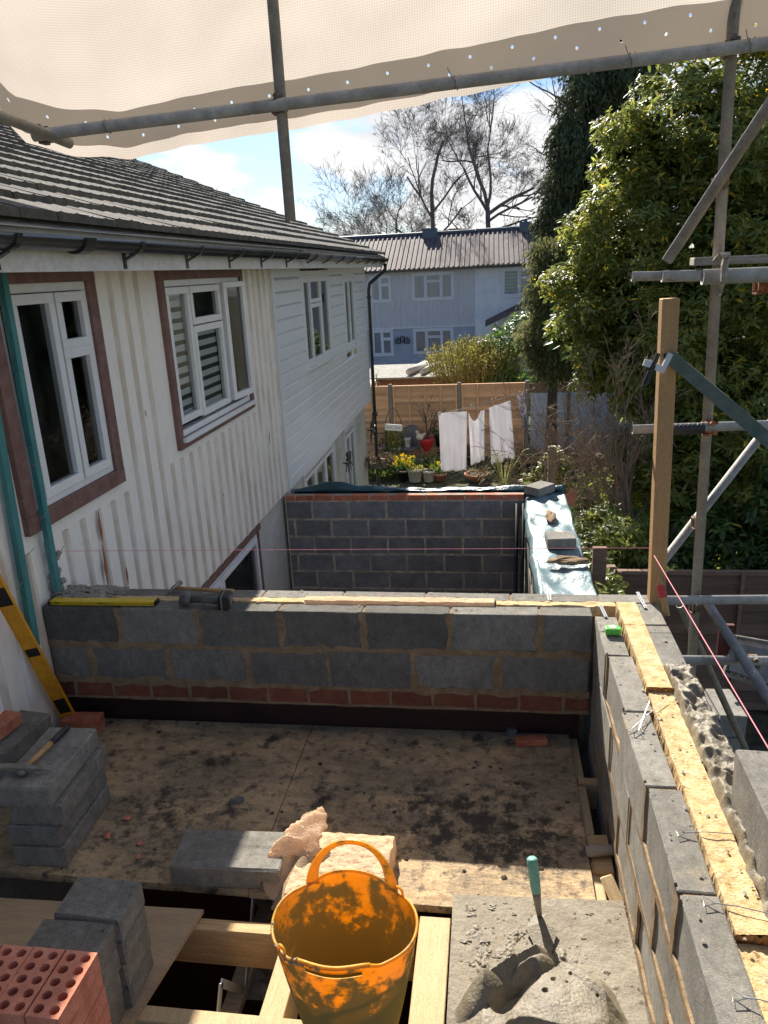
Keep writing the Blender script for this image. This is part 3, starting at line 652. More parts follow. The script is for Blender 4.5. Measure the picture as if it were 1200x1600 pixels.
m = MB(); m.box((-9.5, FY - .02, -.36), (-.8, FY + .049, -.28)); m.build('storey_band', M['far_trim'], fh)
# star ornament
m = MB()
for k in range(3):
    c = Vector((-4.62 + .24*k, FY - .05, -.95 + (.1 if k == 1 else 0)))
    pts = [c + Vector((math.cos(t) * .13, 0, math.sin(t) * .13)) for t in np.linspace(0, 2*math.pi, 13)]
    m.tube(pts, .022, 5, caps=False); m.lump(c, .04, 0, sub=1)
for k in range(4): m.tube([(-4.68 + .2*k, FY - .05, -1.1), (-4.6 + .15*k, FY - .05, -.72)], .015, 5)
tag(m.build('scroll_ornament', M['black']), 'black metal scroll ornament on the grey rendered wall', 'ornament')
fh2 = empty('far_house', 'white house with horizontal boards at the right of the grey one, half hidden by trees', 'house')
f = MB(); z = -2.6
while z < 2.45:
    f.add([(-.795, FY - .04, z), (6.5, FY - .04, z), (6.5, FY - .005, z + .15), (-.795, FY - .005, z + .15), (-.795, FY + 5.9, z), (-.795, FY + 5.9, z + .15)], [(0, 1, 2, 3), (0, 3, 5, 4)]); z += .15
f.build('board_wall', M['far_white'], fh2)
window(fh2, (.5, FY - .05, .96), w=1.9, h=1.28, panes=[(.12, .72, .12, 1.16), (.87, 1.78, .12, .78), (.87, 1.78, .9, 1.16)], blind='curtain_olive', **FU)
ro = roofm(-.795, 6.8, .02).build('metal_roof', M['metal_roof'], fh2)
m = MB(); m.tube([(-.8, FY + 3.4, 4.15), (6.8, FY + 3.4, 4.15)], .09, 8); m.build('ridge_cap', M['ridge_blue'], ro)
m = MB(); m.box((-.8, FY - .5, 2.30), (6.6, FY - .37, 2.41)); m.build('gutter', M['gutter'], fh2)
m = MB(); m.box((1.4, FY + 3.0, 3.6), (2.0, FY + 3.6, 4.42), cham=.02); m.tube([(1.7, FY + 3.3, 4.4), (1.7, FY + 3.3, 4.55)], .1, 8); m.build('chimney', M['ridge_blue'], ro)
m = MB(); m.add([(-.3, FY - 1.6, -.2), (3.2, FY - 1.6, 1.35), (3.2, FY - .06, 1.5), (-.3, FY - .06, -.1), (-.3, FY - 1.6, -.3), (3.2, FY - 1.6, 1.23)], [(0, 1, 2, 3), (4, 5, 1, 0)]); m.build('lean_to_roof', M['metal_roof'], fh2)

# sheds behind the fence
def at3(l): return [A(*p[:2], **p[2]) for p in l]
sh = empty('shed', 'low felt roofed shed just behind the orange fence', 'shed')
m = MB(); m.box((-3.9, 23.5, -2.6), (-1.1, 26.2, -.85)); m.build('shed_wall', M['fence_old'], sh)
m = MB(); m.box((-4.1, 23.2, -.80), (-.9, 26.6, -.74), Matrix.Translation((0, 0, 0)) @ Matrix.Rotation(0, 4, 'X')); m.build('felt_roof', M['felt'], sh)
for i, (xx, r) in enumerate(((-2.55, .10), (-2.15, .08))):
    m = MB(); m.tube([(xx, 23.5, -.72 + r), (xx + .35, 25.6, -.72 + r)], r, 12)
    tag(m.build('roofing_roll', M['pale_sheet'], smooth=True), ['wider pale roll lying on the shed roof', 'narrower pale roll lying on the shed roof, nearer the green bush'][i], 'roofing roll', 'rolls on the shed roof')
m = MB(); m.prism([(-6.5, 22), (-3.35, 22), (-3.75, 24.4), (-6.5, 24.4)], -.66, -.60)
m.v = [(x, y, z - (x + 6.5) * .06) for x, y, z in m.v]
lt = empty('outhouse', 'small outhouse with a sloping pale sheet roof showing past the black downpipe', 'shed')
m.build('sheet_roof', M['pale_sheet'], lt); m = MB(); m.box((-6.3, 22.1, -2.6), (-3.8, 24.2, -.92)); m.build('outhouse_wall', M['fence_old'], lt)
m = MB(); m.box((-5.0, 37.2, -2.6), (-4.3, 37.7, -2.35)); m.lump((-4.65, 37.4, -2.3), .2, .2, (1.4, 1, .6)); tag(m.build('planter', M['black']), 'dark planter at the foot of the grey far house', 'planter')

# ------------------------------------------------------------------ fences
def fence(name, label, x0, x1, y, z0, z1, posts, m, mp, post_h=.05, lap=.085, battens=None, group=None):
    root = empty(name, label, 'fence', group)
    for i in range(len(posts) - 1):
        a, b = posts[i] + .05, posts[i+1] - .05
        p = MB(); z = z0 + .1
        while z < z1 - .03:
            p.cur = random.uniform(.62, 1.1); zz = min(z + lap, z1 - .02)
            p.add([(a, y - .022, z + random.uniform(-.004, .004)), (b, y - .022, z + random.uniform(-.004, .004)), (b, y - .002, zz + .01), (a, y - .002, zz + .01), (a, y + .012, z), (b, y + .012, z)], [(0, 1, 2, 3), (0, 4, 5, 1), (4, 3, 2, 5)])
            z += lap
        p.cur = 1.0
        for t in (battens or (0.02, .26, .5, .74, .98)):
            xx = a + (b - a) * t; p.box((xx - .02, y - .06, z0 + .08), (xx + .02, y - .015, z1))
        p.box((a, y - .04, z1 - .035), (b, y + .02, z1 + .004))
        p.box((a, y - .03, z0), (b, y + .02, z0 + .1))
        p.build('fence_panel', m, root)
    for xx in posts:
        q = MB(); q.box((xx - .05, y - .05, -2.6), (xx + .05, y + .05, z1 + post_h), cham=.012); q.build('fence_post', mp, root)
    return root
fence('garden_fence', 'orange timber lap panel fence at the end of the garden behind the washing', 0, 0, 20.3, -2.55, -.57, [-6.4, -4.52, -2.72, -.86, .92], M['fence_new'], M['conc_post'])
fence('garden_fence', 'weathered brown lap panel fence low down behind the scaffold', 0, 0, 8.0, -2.55, -.86, [1.30, 3.16, 5.0, 6.9], M['fence_old'], M['fence_old'], lap=.14, battens=(.02, .25, .5, .75, .98))
bf = empty('grey_fence', 'blue grey panel fence with a brown top strip to the right of the orange fence', 'fence')
m = MB(); m.box((1.02, 20.3, -2.5), (3.75, 20.34, -.86)); 
for i in range(4): m.box((1.02, 20.285, -2.3 + i*.45), (3.75, 20.3, -2.26 + i*.45))
m.build('fence_panel', M['blue_panel'], bf)
m = MB(); m.box((.98, 20.32, -.85), (3.85, 20.36, -.60)); m.build('top_strip', M['fence_old'], bf)
for xx in (2.0, 3.8): m = MB(); m.box((xx - .04, 20.24, -2.6), (xx + .04, 20.284, -.6)); m.build('fence_post', M['fence_old'], bf)
m = MB(); m.box((4.0, 17, -2.6), (4.06, 20.2, -1.0)); tag(m.build('side_fence', M['fence_old']), 'dark side fence running between the gardens under the laurel', 'fence')
m = MB(); c = A(862, 735, y=12.2); m.box((c.x - .065, 12.13, -2.6), (c.x + .065, 12.27, A(862, 697, y=12.2).z), cham=.01); tag(m.build('timber_stump_post', M['timber_grey']), 'short square timber post standing among the shrubs past the low wall', 'post')
for i, (px, pt) in enumerate(((936, 855), (970, 868))):
    m = MB(); c = A(px, 880, y=7.6 + .2*i); m.box((c.x - .07, c.y - .03, -2.6), (c.x + .07, c.y + .03, A(px, pt, y=c.y).z)); 
    if i == 0: tag(m.build('gate_post', M['fence_old']), 'brown upright board at the left end of the weathered fence', 'post')

# ------------------------------------------------------------------ far block wall with brick course
fw = empty('block_wall', 'dark block wall topped with one course of red bricks across the neighbouring extension', 'wall')
bm_, mo_ = MB(), MB(); FWY = 8.45
Fr = frame((XW + .01, FWY, 0), (1, 0, 0), (0, 0, 1), (0, -1, 0))
rows = [(-.19 - .225*(i+1), -.19 - .225*i) for i in range(10)]
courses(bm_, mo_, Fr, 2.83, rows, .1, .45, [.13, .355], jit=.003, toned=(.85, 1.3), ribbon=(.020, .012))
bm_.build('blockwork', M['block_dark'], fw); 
bc = MB(); courses(bc, mo_, Fr, 2.83, [(-.19, -.115)], .1, .225, [.1], jit=.004, toned=(.8, 1.15), ribbon=(.012, .006)); bc.build('brick_course', M['brick'], fw)
mo_.build('mortar', M['mortar_light'], fw)
m = MB(); m.box((XW + .01, FWY + .012, -2.6), (.36, FWY + .09, -.12)); m.box((XW + .01, FWY + .2, -2.6), (.36, FWY + .3, -.16)); m.build('wall_core', M['mortar_grey'], fw)
# membrane behind the brick course
def memb(u, v):
    x = -2.42 + 3.25*u
    pk = .085*math.exp(-((x + 1.93)/.28)**2) + .02*math.sin(x*3) + .02
    y = FWY + .11 + .16*v; z = -.10 + pk*math.sin(math.pi*min(1, v*1.3)) + .02*mn.noise(Vector((x*6, v*3, 1))) - (.3 if v > .85 else 0) * (v - .85) / .15
    return (x, y, z)
m = MB(); m.grid(memb, 90, 12); tag(m.build('damp_membrane', M['membrane_dark'], smooth=True, solid=.003), 'dark teal plastic sheet rucked up behind the far brick course', 'plastic sheet')
# low side wall and its membrane
lwall = empty('low_block_wall', 'low block wall running away under a pale crumpled plastic sheet', 'wall')
bm_, mo_ = MB(), MB(); Fr = frame((.38, 8.44, 0), (0, -1, 0), (0, 0, 1), (-1, 0, 0))
courses(bm_, mo_, Fr, 4.6, [(-.2 - .225*(i+1), -.2 - .225*i) for i in range(10)], .1, .45, [.2, .42], jit=.003, toned=(.7, 1.0), ribbon=(.014, .008))
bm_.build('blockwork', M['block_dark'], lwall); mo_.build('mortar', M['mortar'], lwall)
m = MB(); m.box((.395, 3.9, -2.6), (.78, 8.7, -.21)); m.build('wall_core', M['mortar_grey'], lwall)
def memb2(u, v):
    y = 8.75 - 4.6*v; x = .345 + .53*u + .025*mn.noise(Vector((0, y*2.2, 5)))*(1 if u < .1 or u > .9 else .3)
    n = .05*mn.noise(Vector((x*4, y*2.2, 2))) + .022*mn.noise(Vector((x*9, y*6, 7)))
    rid = .03*abs(mn.noise(Vector((x*3 + y*1.2, y*3.4, 11))))
    z = -.15 + n + rid
    if u < .06: z -= (.06 - u) / .06 * (.10 + .05*mn.noise(Vector((y*2, 0, 0))))
    if u > .9: z -= (u - .9) / .1 * (.22 + .08*mn.noise(Vector((y*2, 3, 0))))
    return (x, y, z)
m = MB(); m.grid(memb2, 40, 220); tag(m.build('plastic_sheet', M['membrane'], smooth=True, solid=.003), 'pale blue crumpled plastic sheet laid along the top of the low side wall', 'plastic sheet')
def blockthing(name, c, sz, rz, label, group=None, m='block', rx=0, cham=.006, cat='block', ry=0):
    q = MB(); q.box((-sz[0]/2, -sz[1]/2, 0), (sz[0]/2, sz[1]/2, sz[2]), cham=cham, jit=.0032); q.cur = random.uniform(.8, 1.08); q.c = [q.cur]*len(q.f)
    o = q.build(name, M[m]); o.location = c; o.rotation_euler = (rx, ry, rz)
    return tag(o, label, cat, group)
c = A(846, 762, y=8.5); blockthing('concrete_block', (c.x - .02, 8.52, -.12), (.30, .215, .1), R_(48), 'grey block weighting the far corner of the plastic sheets', m='block')
c = A(879, 857, z=-.12); blockthing('concrete_block', (c.x - .01, c.y + .12, -.13), (.265, .22, .10), R_(3), 'grey block lying midway along the pale plastic sheet', m='block')
m = MB(); c = A(888, 882, z=-.11); m.lump((c.x, c.y + .03, -.085), .11, .35, (1.45, .6, .28), 3, 4); tag(m.build('timber_offcut', M['log'], smooth=False), 'rough brown offcut lying on the pale plastic sheet nearest the camera', 'offcut')
m = MB(); c = A(861, 808, z=-.11); m.lump((c.x, c.y, -.1), .09, .35, (.6, 1.9, .4), 3, 9); tag(m.build('timber_offcut', M['log']), 'dark brown lump in a fold of the plastic sheet beyond the midway block', 'offcut')
for i, xx in enumerate((.25, .325)):
    m = MB(); m.tube([(xx + .03, 8.36, -.2), (xx - .03, 7.4, -2.5)], .022, 10)
    tag(m.build('waste_pipe', M['black_pipe'], smooth=True), ['left black pipe leaning where the far block wall meets the low wall', 'right black pipe leaning where the far block wall meets the low wall'][i], 'pipe', 'black pipes leaning in the corner')

# ------------------------------------------------------------------ near parapet wall (across)
TOP = .73
nw = empty('parapet_wall', 'new block cavity wall crossing the picture above the timber deck', 'wall')
bm_, mo_, bc = MB(), MB(), MB()
Fr = frame((-2.46, 3.5, 0), (1, 0, 0), (0, 0, 1), (0, -1, 0))
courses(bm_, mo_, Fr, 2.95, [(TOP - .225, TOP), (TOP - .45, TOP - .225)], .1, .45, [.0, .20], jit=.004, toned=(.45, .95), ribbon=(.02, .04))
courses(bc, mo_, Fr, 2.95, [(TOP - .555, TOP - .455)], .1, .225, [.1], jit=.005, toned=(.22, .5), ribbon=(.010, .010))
# outer leaf
Fo = frame((XW + .02, 3.67, 0), (1, 0, 0), (0, 0, 1), (0, -1, 0))
courses(bm_, mo_, Fo, 3.28, [(TOP - .225*(i+1), TOP - .225*i) for i in range(6)], .1, .45, [.15, .37], jit=.002, toned=(.8, 1.05), ribbon=None)
bm_.build('blockwork', M['block'], nw); bc.build('brick_course', M['brick'], nw); mo_.build('mortar', M['mortar'], nw)
m = MB(); m.box((-2.45, 3.51, .18), (.485, 3.59, TOP - .012)); m.box((-2.45, 3.625, -1.2), (.485, 3.675, .3)); m.box((-2.44, 3.68, -.1), (.8, 3.76, TOP - .012)); m.build('mortar_bed', M['mortar'], nw)
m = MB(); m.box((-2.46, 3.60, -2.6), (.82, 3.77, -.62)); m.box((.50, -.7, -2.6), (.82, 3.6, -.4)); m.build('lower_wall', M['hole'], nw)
def strip(x0, y0, x1, y1, z, amp, nu, nv, seed=0, ax='x'):
    q = MB()
    def fn(u, v):
        x = x0 + (x1-x0)*u; y = y0 + (y1-y0)*v; e = min(v, 1-v) if ax == 'x' else min(u, 1-u)
        k = mn.fractal(Vector((x*14, y*14, seed)), 1, 2, 4)*amp
        if e < .01: return (x + (0 if ax == 'x' else .012*mn.noise(Vector((y*22, seed, x))) + .010*mn.noise(Vector((y*70, seed, x)))), y + (0 if ax != 'x' else .010*mn.noise(Vector((x*22, seed, y)))), z - .05)
        return (x, y, z + k + .004)
    q.grid(fn, nu, nv); return q
q = strip(-2.44, 3.602, -1.0, 3.668, TOP - .004, .006, 200, 8, 3); o1 = q.build('insulation', M['insul'], nw, smooth=False)
q = strip(.02, 3.602, .62, 3.668, TOP - .004, .008, 90, 8, 4); q.build('insulation', M['insul'], nw)
q = strip(-1.0, 3.60, .01, 3.67, TOP + .008, .004, 140, 8, 5); q.build('insulation', M['insul_pale'], nw)
# mortar smears on the wall tops
q = MB()
for i in range(40):
    x = random.uniform(-2.4, .45); y = random.choice((random.uniform(3.51, 3.6), random.uniform(3.67, 3.77))); r = random.uniform(.002, .007)
    q.lump((x, y, TOP + .002), r, .5, (random.uniform(1, 2.6), 1, .35), 1, i)
for i in range(60):
    x = random.uniform(-2.44, -2.1); q.lump((x, random.uniform(3.6, 3.78), TOP + .004), random.uniform(.01, .035), .5, (1.4, 1, .5), 2, i)
q.build('mortar_splash', M['mortar_grey'], nw)

# ------------------------------------------------------------------ right hand wall (towards the camera)
rw = empty('cavity_wall', 'new cavity wall of grey blocks running towards the camera with yellow insulation in its core', 'wall')
bm_, mo_ = MB(), MB(); Fr = frame((.505, 3.5, 0), (0, -1, 0), (0, 0, 1), (-1, 0, 0))
courses(bm_, mo_, Fr, 3.1, [(TOP - .225*(i+1), TOP - .225*i) for i in range(5)], .105, .45, [.05, .275], jit=.008, toned=(.9, 1.2), ribbon=(.022, .030))
Fo = frame((.725, 3.66, 0), (0, -1, 0), (0, 0, 1), (-1, 0, 0))
courses(bm_, mo_, Fo, 3.3, [(TOP - .225*(i+1), TOP - .225*i) for i in range(8)], .105, .45, [.2, .42], jit=.003, toned=(.85, 1.05), ribbon=None)
bm_.build('blockwork', M['block'], rw); mo_.build('mortar', M['mortar'], rw)
m = MB(); m.box((.52, .3, -.5), (.60, 3.49, TOP - .012)); m.box((.735, .3, -1.2), (.82, 3.65, TOP - .012)); m.build('mortar_bed', M['mortar'], rw)
for i, (ya, yb, dz, mt) in enumerate(((2.80, 3.62, .016, 'insul'), (1.62, 2.79, .0, 'insul'), (.4, 1.61, -.022, 'insul'))):
    q = strip(.613, ya, .722, yb, TOP + dz, .004, 16, int((yb - ya) * 130), i*7, 'y'); oo = q.build('insulation_batt', M[mt], rw)
    e = MB(); e.grid(lambda u, v: (.613 + .109*u, ya - .006 + .012*mn.noise(Vector((u*8, v*3, i))), TOP + dz - .05 + .056*v), 24, 6); e.build('cut_edge', M['insul_edge'], oo)
# wet furrowed mortar bed on the outer leaf
def bed(u, v):
    x = .715 + .118*u; y = 3.02 - 1.6*v
    e = min(1, min(u, 1-u)*9) * min(1, v*25)
    wv = Vector((x*17 + .5*mn.noise(Vector((y*9, x*9, 1))), y*15 + x*9 + .6*mn.noise(Vector((y*6, 2, 3))), .3)); dv = mn.voronoi(wv)[0]
    fur = .040*min(1, dv[0]*1.5)**1.3 + .012*min(1, (dv[1] - dv[0])*0 + 0) + .007*mn.fractal(Vector((x*40, y*35, 2)), 1, 2, 4) + .008
    return (x + .012*mn.noise(Vector((y*15, u, 3))) * (1 if u in (0, 1) else .2), y, TOP + .003 + max(0, fur) * e)
q = MB(); q.grid(bed, 30, 380); tag(q.build('mortar_bed', M['mortar_wet'], rw, smooth=True))
q = MB()
for i in range(160):
    x = random.choice((random.uniform(.51, .72), random.uniform(.6, .83))); y = random.uniform(.6, 3.5)
    q.lump((x, y, TOP + (.001 if x < .61 or x > .72 else .010)), random.uniform(.0015, .005), .5, (random.uniform(1, 2), random.uniform(1, 2.2), .3), 1, i)
q.build('mortar_splash', M['mortar_wet'], rw)
blockthing('concrete_block', (.782, 1.885, TOP + .012), (.1, .44, .215), R_(-1), 'upright grey block freshly bedded on the outer leaf at the right edge', m='block')
blockthing('concrete_block', (.785, 1.43, TOP + .012), (.1, .44, .215), R_(.5), 'second upright block on the outer leaf, nearest the camera and mostly out of frame', m='block')

m = MB(); m.box((-2.5, -.75, -2.6), (.9, -.65, .0)); tag(m.build('unseen_rear_wall', M['block_dark']), 'unseen dark block wall added behind the viewpoint to keep light out of the lower room', 'wall')  # out-of-view wall added to keep sky light out of the lower room
m = MB(); 
for i in range(4): m.box((-2.4, -.6 + i*.235, -.045), (.45, -.37 + i*.235, -.007), cham=.003)
tag(m.build('shading_boards', M['timber_grey']), 'unseen boards added under the viewpoint to shade the room below', 'boards')  # out-of-view boards, added to block light falling in from behind
# ------------------------------------------------------------------ deck and joists
dk = empty('floor_deck', 'mud and mortar stained timber board deck enclosed by the new walls', 'floor')
m = MB(); m.prism([(-2.27, 3.55), (-1.0, 3.56), (-1.0, 2.375), (-2.4, 2.39), (-2.4, 3.1)], -.036, 0); m.build('deck_board', M['osb'], dk)
m = MB(); m.prism([(-.996, 3.56), (.4, 3.565), (.4, 2.36), (-.996, 2.37)], -.0365, -.001); m.build('deck_board', M['osb'], dk)
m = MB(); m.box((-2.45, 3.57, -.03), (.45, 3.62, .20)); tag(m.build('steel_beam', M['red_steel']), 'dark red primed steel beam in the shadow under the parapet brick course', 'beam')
blockthing('timber_noggin', (.475, 3.2, -.16), (.13, .05, .15), 0, 'short timber noggin in the dark gap beside the deck, nearest the parapet', m='timber')
blockthing('timber_noggin', (.452, 2.72, -.15), (.09, .22, .14), 0, 'square cut noggin in the gap halfway along the deck edge', m='timber')
blockthing('timber_offcut', (.45, 2.70, -.001), (.12, .045, .03), R_(10), 'thin offcut bridging the gap by the halfway noggin', m='timber_grey', cat='offcut')
blockthing('edge_joist', (.425, 2.85, -.2), (.045, 1.5, .17), 0, 'long joist running beneath the right edge of the deck', m='timber_y', cat='joist')
blockthing('timber_noggin', (.455, 2.42, -.14), (.1, .09, .13), 0, 'pale noggin in the gap next to the mortar board corner', m='timber')
blockthing('timber_offcut', (.472, 2.50, -.01), (.055, .13, .018), R_(20), 'pale offcut standing tilted in the gap above the mortar board', m='timber_y', cat='offcut', rx=R_(25))
def joist(name, x0, x1, y0, y1, z0, z1, mt, label, cat='joist', grp=None):
    q = MB(); q.box((x0, y0, z0), (x1, y1, z1), cham=.003); return tag(q.build(name, M[mt]), label, cat, grp)
joist('floor_joist', -1.35, -.30, 2.19, 2.245, -.20, -.024, 'timber', 'deep pale joist crossing behind the yellow tub')
joist('floor_joist', -1.6, -.60, 1.80, 1.86, -.20, -.02, 'timber_y', 'joist crossing at the bottom edge, left of the yellow tub')
joist('floor_joist', -.80, -.715, 1.3, 2.185, -.20, -.022, 'timber_y', 'lengthwise joist tucked under the left side of the yellow tub')
joist('floor_joist', -.285, -.165, .9, 2.33, -.19, -.02, 'timber_y', 'wide lengthwise joist between the yellow tub and the mortar board')
joist('floor_joist', -.46, -.30, 2.26, 2.33, -.16, -.038, 'timber', 'short trimmer between the tub and the deck edge')
joist('floor_joist', -.60, -.29, 1.42, 1.48, -.2, -.02, 'timber', 'joist below the mortar board side, mostly hidden under the yellow tub')
def webjoist(x, label, y0=.8, y1=3.5):
    r = empty('web_joist', label, 'joist', 'metal web joists under the floor')
    q = MB(); q.box((x - .035, y0, -.36), (x + .035, y1, -.32)); q.build('timber_chord', M['timber_grey'], r)
    q = MB(); y = y0; k = 0
    while y < y1 - .2:
        q.bar((x + .03, y, -.34 if k % 2 else -.06), (x + .03, y + .2, -.06 if k % 2 else -.34), .03, .006, up=(1, 0, 0)); y += .2; k += 1
    q.build('metal_web', M['strap'], r); return r
webjoist(-1.02, 'metal web joist seen in the dark gap just right of the loose ply board')
webjoist(-.62, 'metal web joist in the dark gap hidden mostly by the yellow tub')
webjoist(-1.7, 'metal web joist beneath the bottom left ply board')
for i, (p, s) in enumerate((((-.95, 1.95, -.62), .12), ((-.78, 2.05, -.6), .09), ((-1.0, 2.45, -.6), .1))):
    q = MB(); q.lump((0, 0, 0), s, .4, (1, .8, .6), 2, i); o = q.build('rubble_lump', M['mortar_grey']); o.location = p
    tag(o, ['tan rubble lump deep in the gap between the joists, below the deep joist', 'small rubble lump in the gap beside the tub', 'rubble lump in the gap under the deck front edge'][i], 'rubble')
pb = MB(); c1 = A(-80, 1398, z=0); c2 = A(318, 1421, z=0); c3 = A(205, 1600, z=0)
pb.prism([(c1.x, c1.y), (c3.x - .9, c3.y - .5), (c3.x - .12, c3.y - .5), (c3.x, c3.y), (c2.x, c2.y)], -.018, 0)
tag(pb.build('plywood_board', M['ply']), 'loose bare plywood board at the bottom left under the blocks and bricks', 'board')

# ------------------------------------------------------------------ blocks and bricks lying about
k = 0
for (dx, dy, rz, tone) in ((.02, -.01, 2, 0), (.006, .0, 1, 1), (.026, .012, 3, 0), (.0, 0, 2, 0)):
    blockthing('concrete_block', (-1.975 + dx - .03*0, 2.655 + dy, .1*k + .001), (.235, .445, .098), R_(rz), ['lowest grey block in the tall left stack', 'second block up in the tall left stack', 'third block up in the tall left stack, set slightly to the right', 'top block of the tall left stack, under the pick hammer'][k], 'blocks in the tall left stack'); k += 1
for k in range(3):
    blockthing('concrete_block', (-2.42, 3.0, .1*k + .001 - .02), (.22, .36, .098), R_(-6), ['lowest block of the pile at the left frame edge', 'middle block of the pile at the left frame edge', 'top block of the pile at the left frame edge'][k], 'blocks at the left frame edge', m='block')
blockthing('red_brick', (-2.44, 2.96, .285), (.1, .215, .065), R_(-6), 'red brick on top of the pile at the left frame edge', m='brick', cat='brick')
blockthing('red_brick', (-2.30, 3.44, -.02), (.215, .1, .1), R_(4), 'dark red brick in the corner behind the leaning level', m='brick', cat='brick')
blockthing('red_brick', (.20, 3.47, 0), (.17, .06, .035), R_(8), 'broken red brick in the shaded back right corner of the deck', m='brick', cat='brick')
blockthing('concrete_block', (-1.10, 2.49, 0), (.47, .225, .1), R_(2), 'single grey block lying flat on the deck edge, half in sun')
for k in range(4):
    blockthing('concrete_block', (-1.36 + .006*k, 1.915 - .004*k, .1*k + .001), (.24, .17, .099), R_((1, -2, 2, 0)[k]), ['lowest half block of the farther low stack by the tub', 'second half block of the farther low stack by the tub', 'third half block of the farther low stack by the tub', 'top half block of the farther low stack, with a sunlit right edge'][k], 'half blocks in the farther low stack')
for k in range(4):
    blockthing('concrete_block', (-1.385 + .005*k, 1.725, .096*k + .001), (.25, .19, .095), R_((2, -1, 0, 1)[k]), ['lowest block of the nearer low stack behind the perforated bricks', 'second block of the nearer low stack behind the perforated bricks', 'third block of the nearer low stack behind the perforated bricks', 'top block of the nearer low stack, touching the perforated bricks'][k], 'blocks in the nearer low stack')
def brickmesh():
    bm = MB(); W_, L_, H_ = .1, .215, .066; hx = [-.024, .024]; hy = [-.083, -.0415, 0, .0415, .083]; r = .0155
    # top face with round holes: a square ring round every hole
    xs = [-W_/2, 0, W_/2]; ysb = [-L_/2] + [(hy[i] + hy[i+1])/2 for i in range(4)] + [L_/2]
    for i in range(2):
        for j in range(5):
            cx, cy = hx[i], hy[j]; n = 16
            ring = [(cx + r*math.cos(2*math.pi*t/n + math.pi/4), cy + r*math.sin(2*math.pi*t/n + math.pi/4)*.92) for t in range(n)]
            x0, x1, y0, y1 = xs[i], xs[i+1], ysb[j], ysb[j+1]; sq = []
            for s_ in range(4):
                a = [(x1, y1), (x0, y1), (x0, y0), (x1, y0)][s_]; b = [(x0, y1), (x0, y0), (x1, y0), (x1, y1)][s_]
                for t in range(4): sq.append((a[0] + (b[0]-a[0])*t/4, a[1] + (b[1]-a[1])*t/4))
            vs = [(p[0], p[1], H_) for p in sq] + [(p[0], p[1], H_) for p in ring] + [(p[0], p[1], H_ - .045) for p in ring]
            bm.add(vs, [(t, (t+1) % n, n + (t+1) % n, n + t) for t in range(n)] + [(n + t, n + (t+1) % n, 2*n + (t+1) % n, 2*n + t) for t in range(n)])
            bm.add([(p[0], p[1], H_ - .045) for p in ring], [tuple(range(n))])
    # sides with combed grooves
    def side(a, b, m_=26):
        n = (Vector((b[1]-a[1], -(b[0]-a[0]), 0))).normalized(); vs = []
        for t in range(m_ + 1):
            k = t / m_; d = -.0018 if (t % 2 and (k < .32 or k > .5)) else 0
            p = Vector((a[0] + (b[0]-a[0])*k, a[1] + (b[1]-a[1])*k, 0)) + n*d
            vs += [(p.x, p.y, 0), (p.x, p.y, H_)]
        bm.add(vs, [(2*t, 2*t + 2, 2*t + 3, 2*t + 1) for t in range(m_)])
    c = [(-W_/2, -L_/2), (W_/2, -L_/2), (W_/2, L_/2), (-W_/2, L_/2)]
    for s_ in range(4): side(c[s_], c[(s_+1) % 4], 46 if s_ % 2 else 20)
    bm.add([(*p, 0) for p in c], [(3, 2, 1, 0)])
    return bm
bp = brickmesh().build('perforated_brick', M['brick_new'])
first = True
names_l = ['lowest', 'second', 'third', 'fourth', 'fifth', 'sixth', 'top']
names_c = ['right hand', 'middle', 'left hand', 'far left']
for lay in range(7):
    for c in range(4):
        o = bp if first else bp.copy()
        if not first: COL.objects.link(o)
        first = False
        o.location = (-1.235 - .1045*c + random.uniform(-.002, .002), 1.515 + random.uniform(-.004, .004), .069*lay + .001)
        o.rotation_euler = (0, 0, R_(random.uniform(-1.2, 1.2)))
        tag(o, '%s brick, counted upwards, in the %s column of the perforated red brick pile' % (names_l[lay], names_c[c]) if lay < 6 else 'topmost perforated red brick in the %s column, holes facing up' % names_c[c], 'brick', 'perforated bricks at the bottom left')

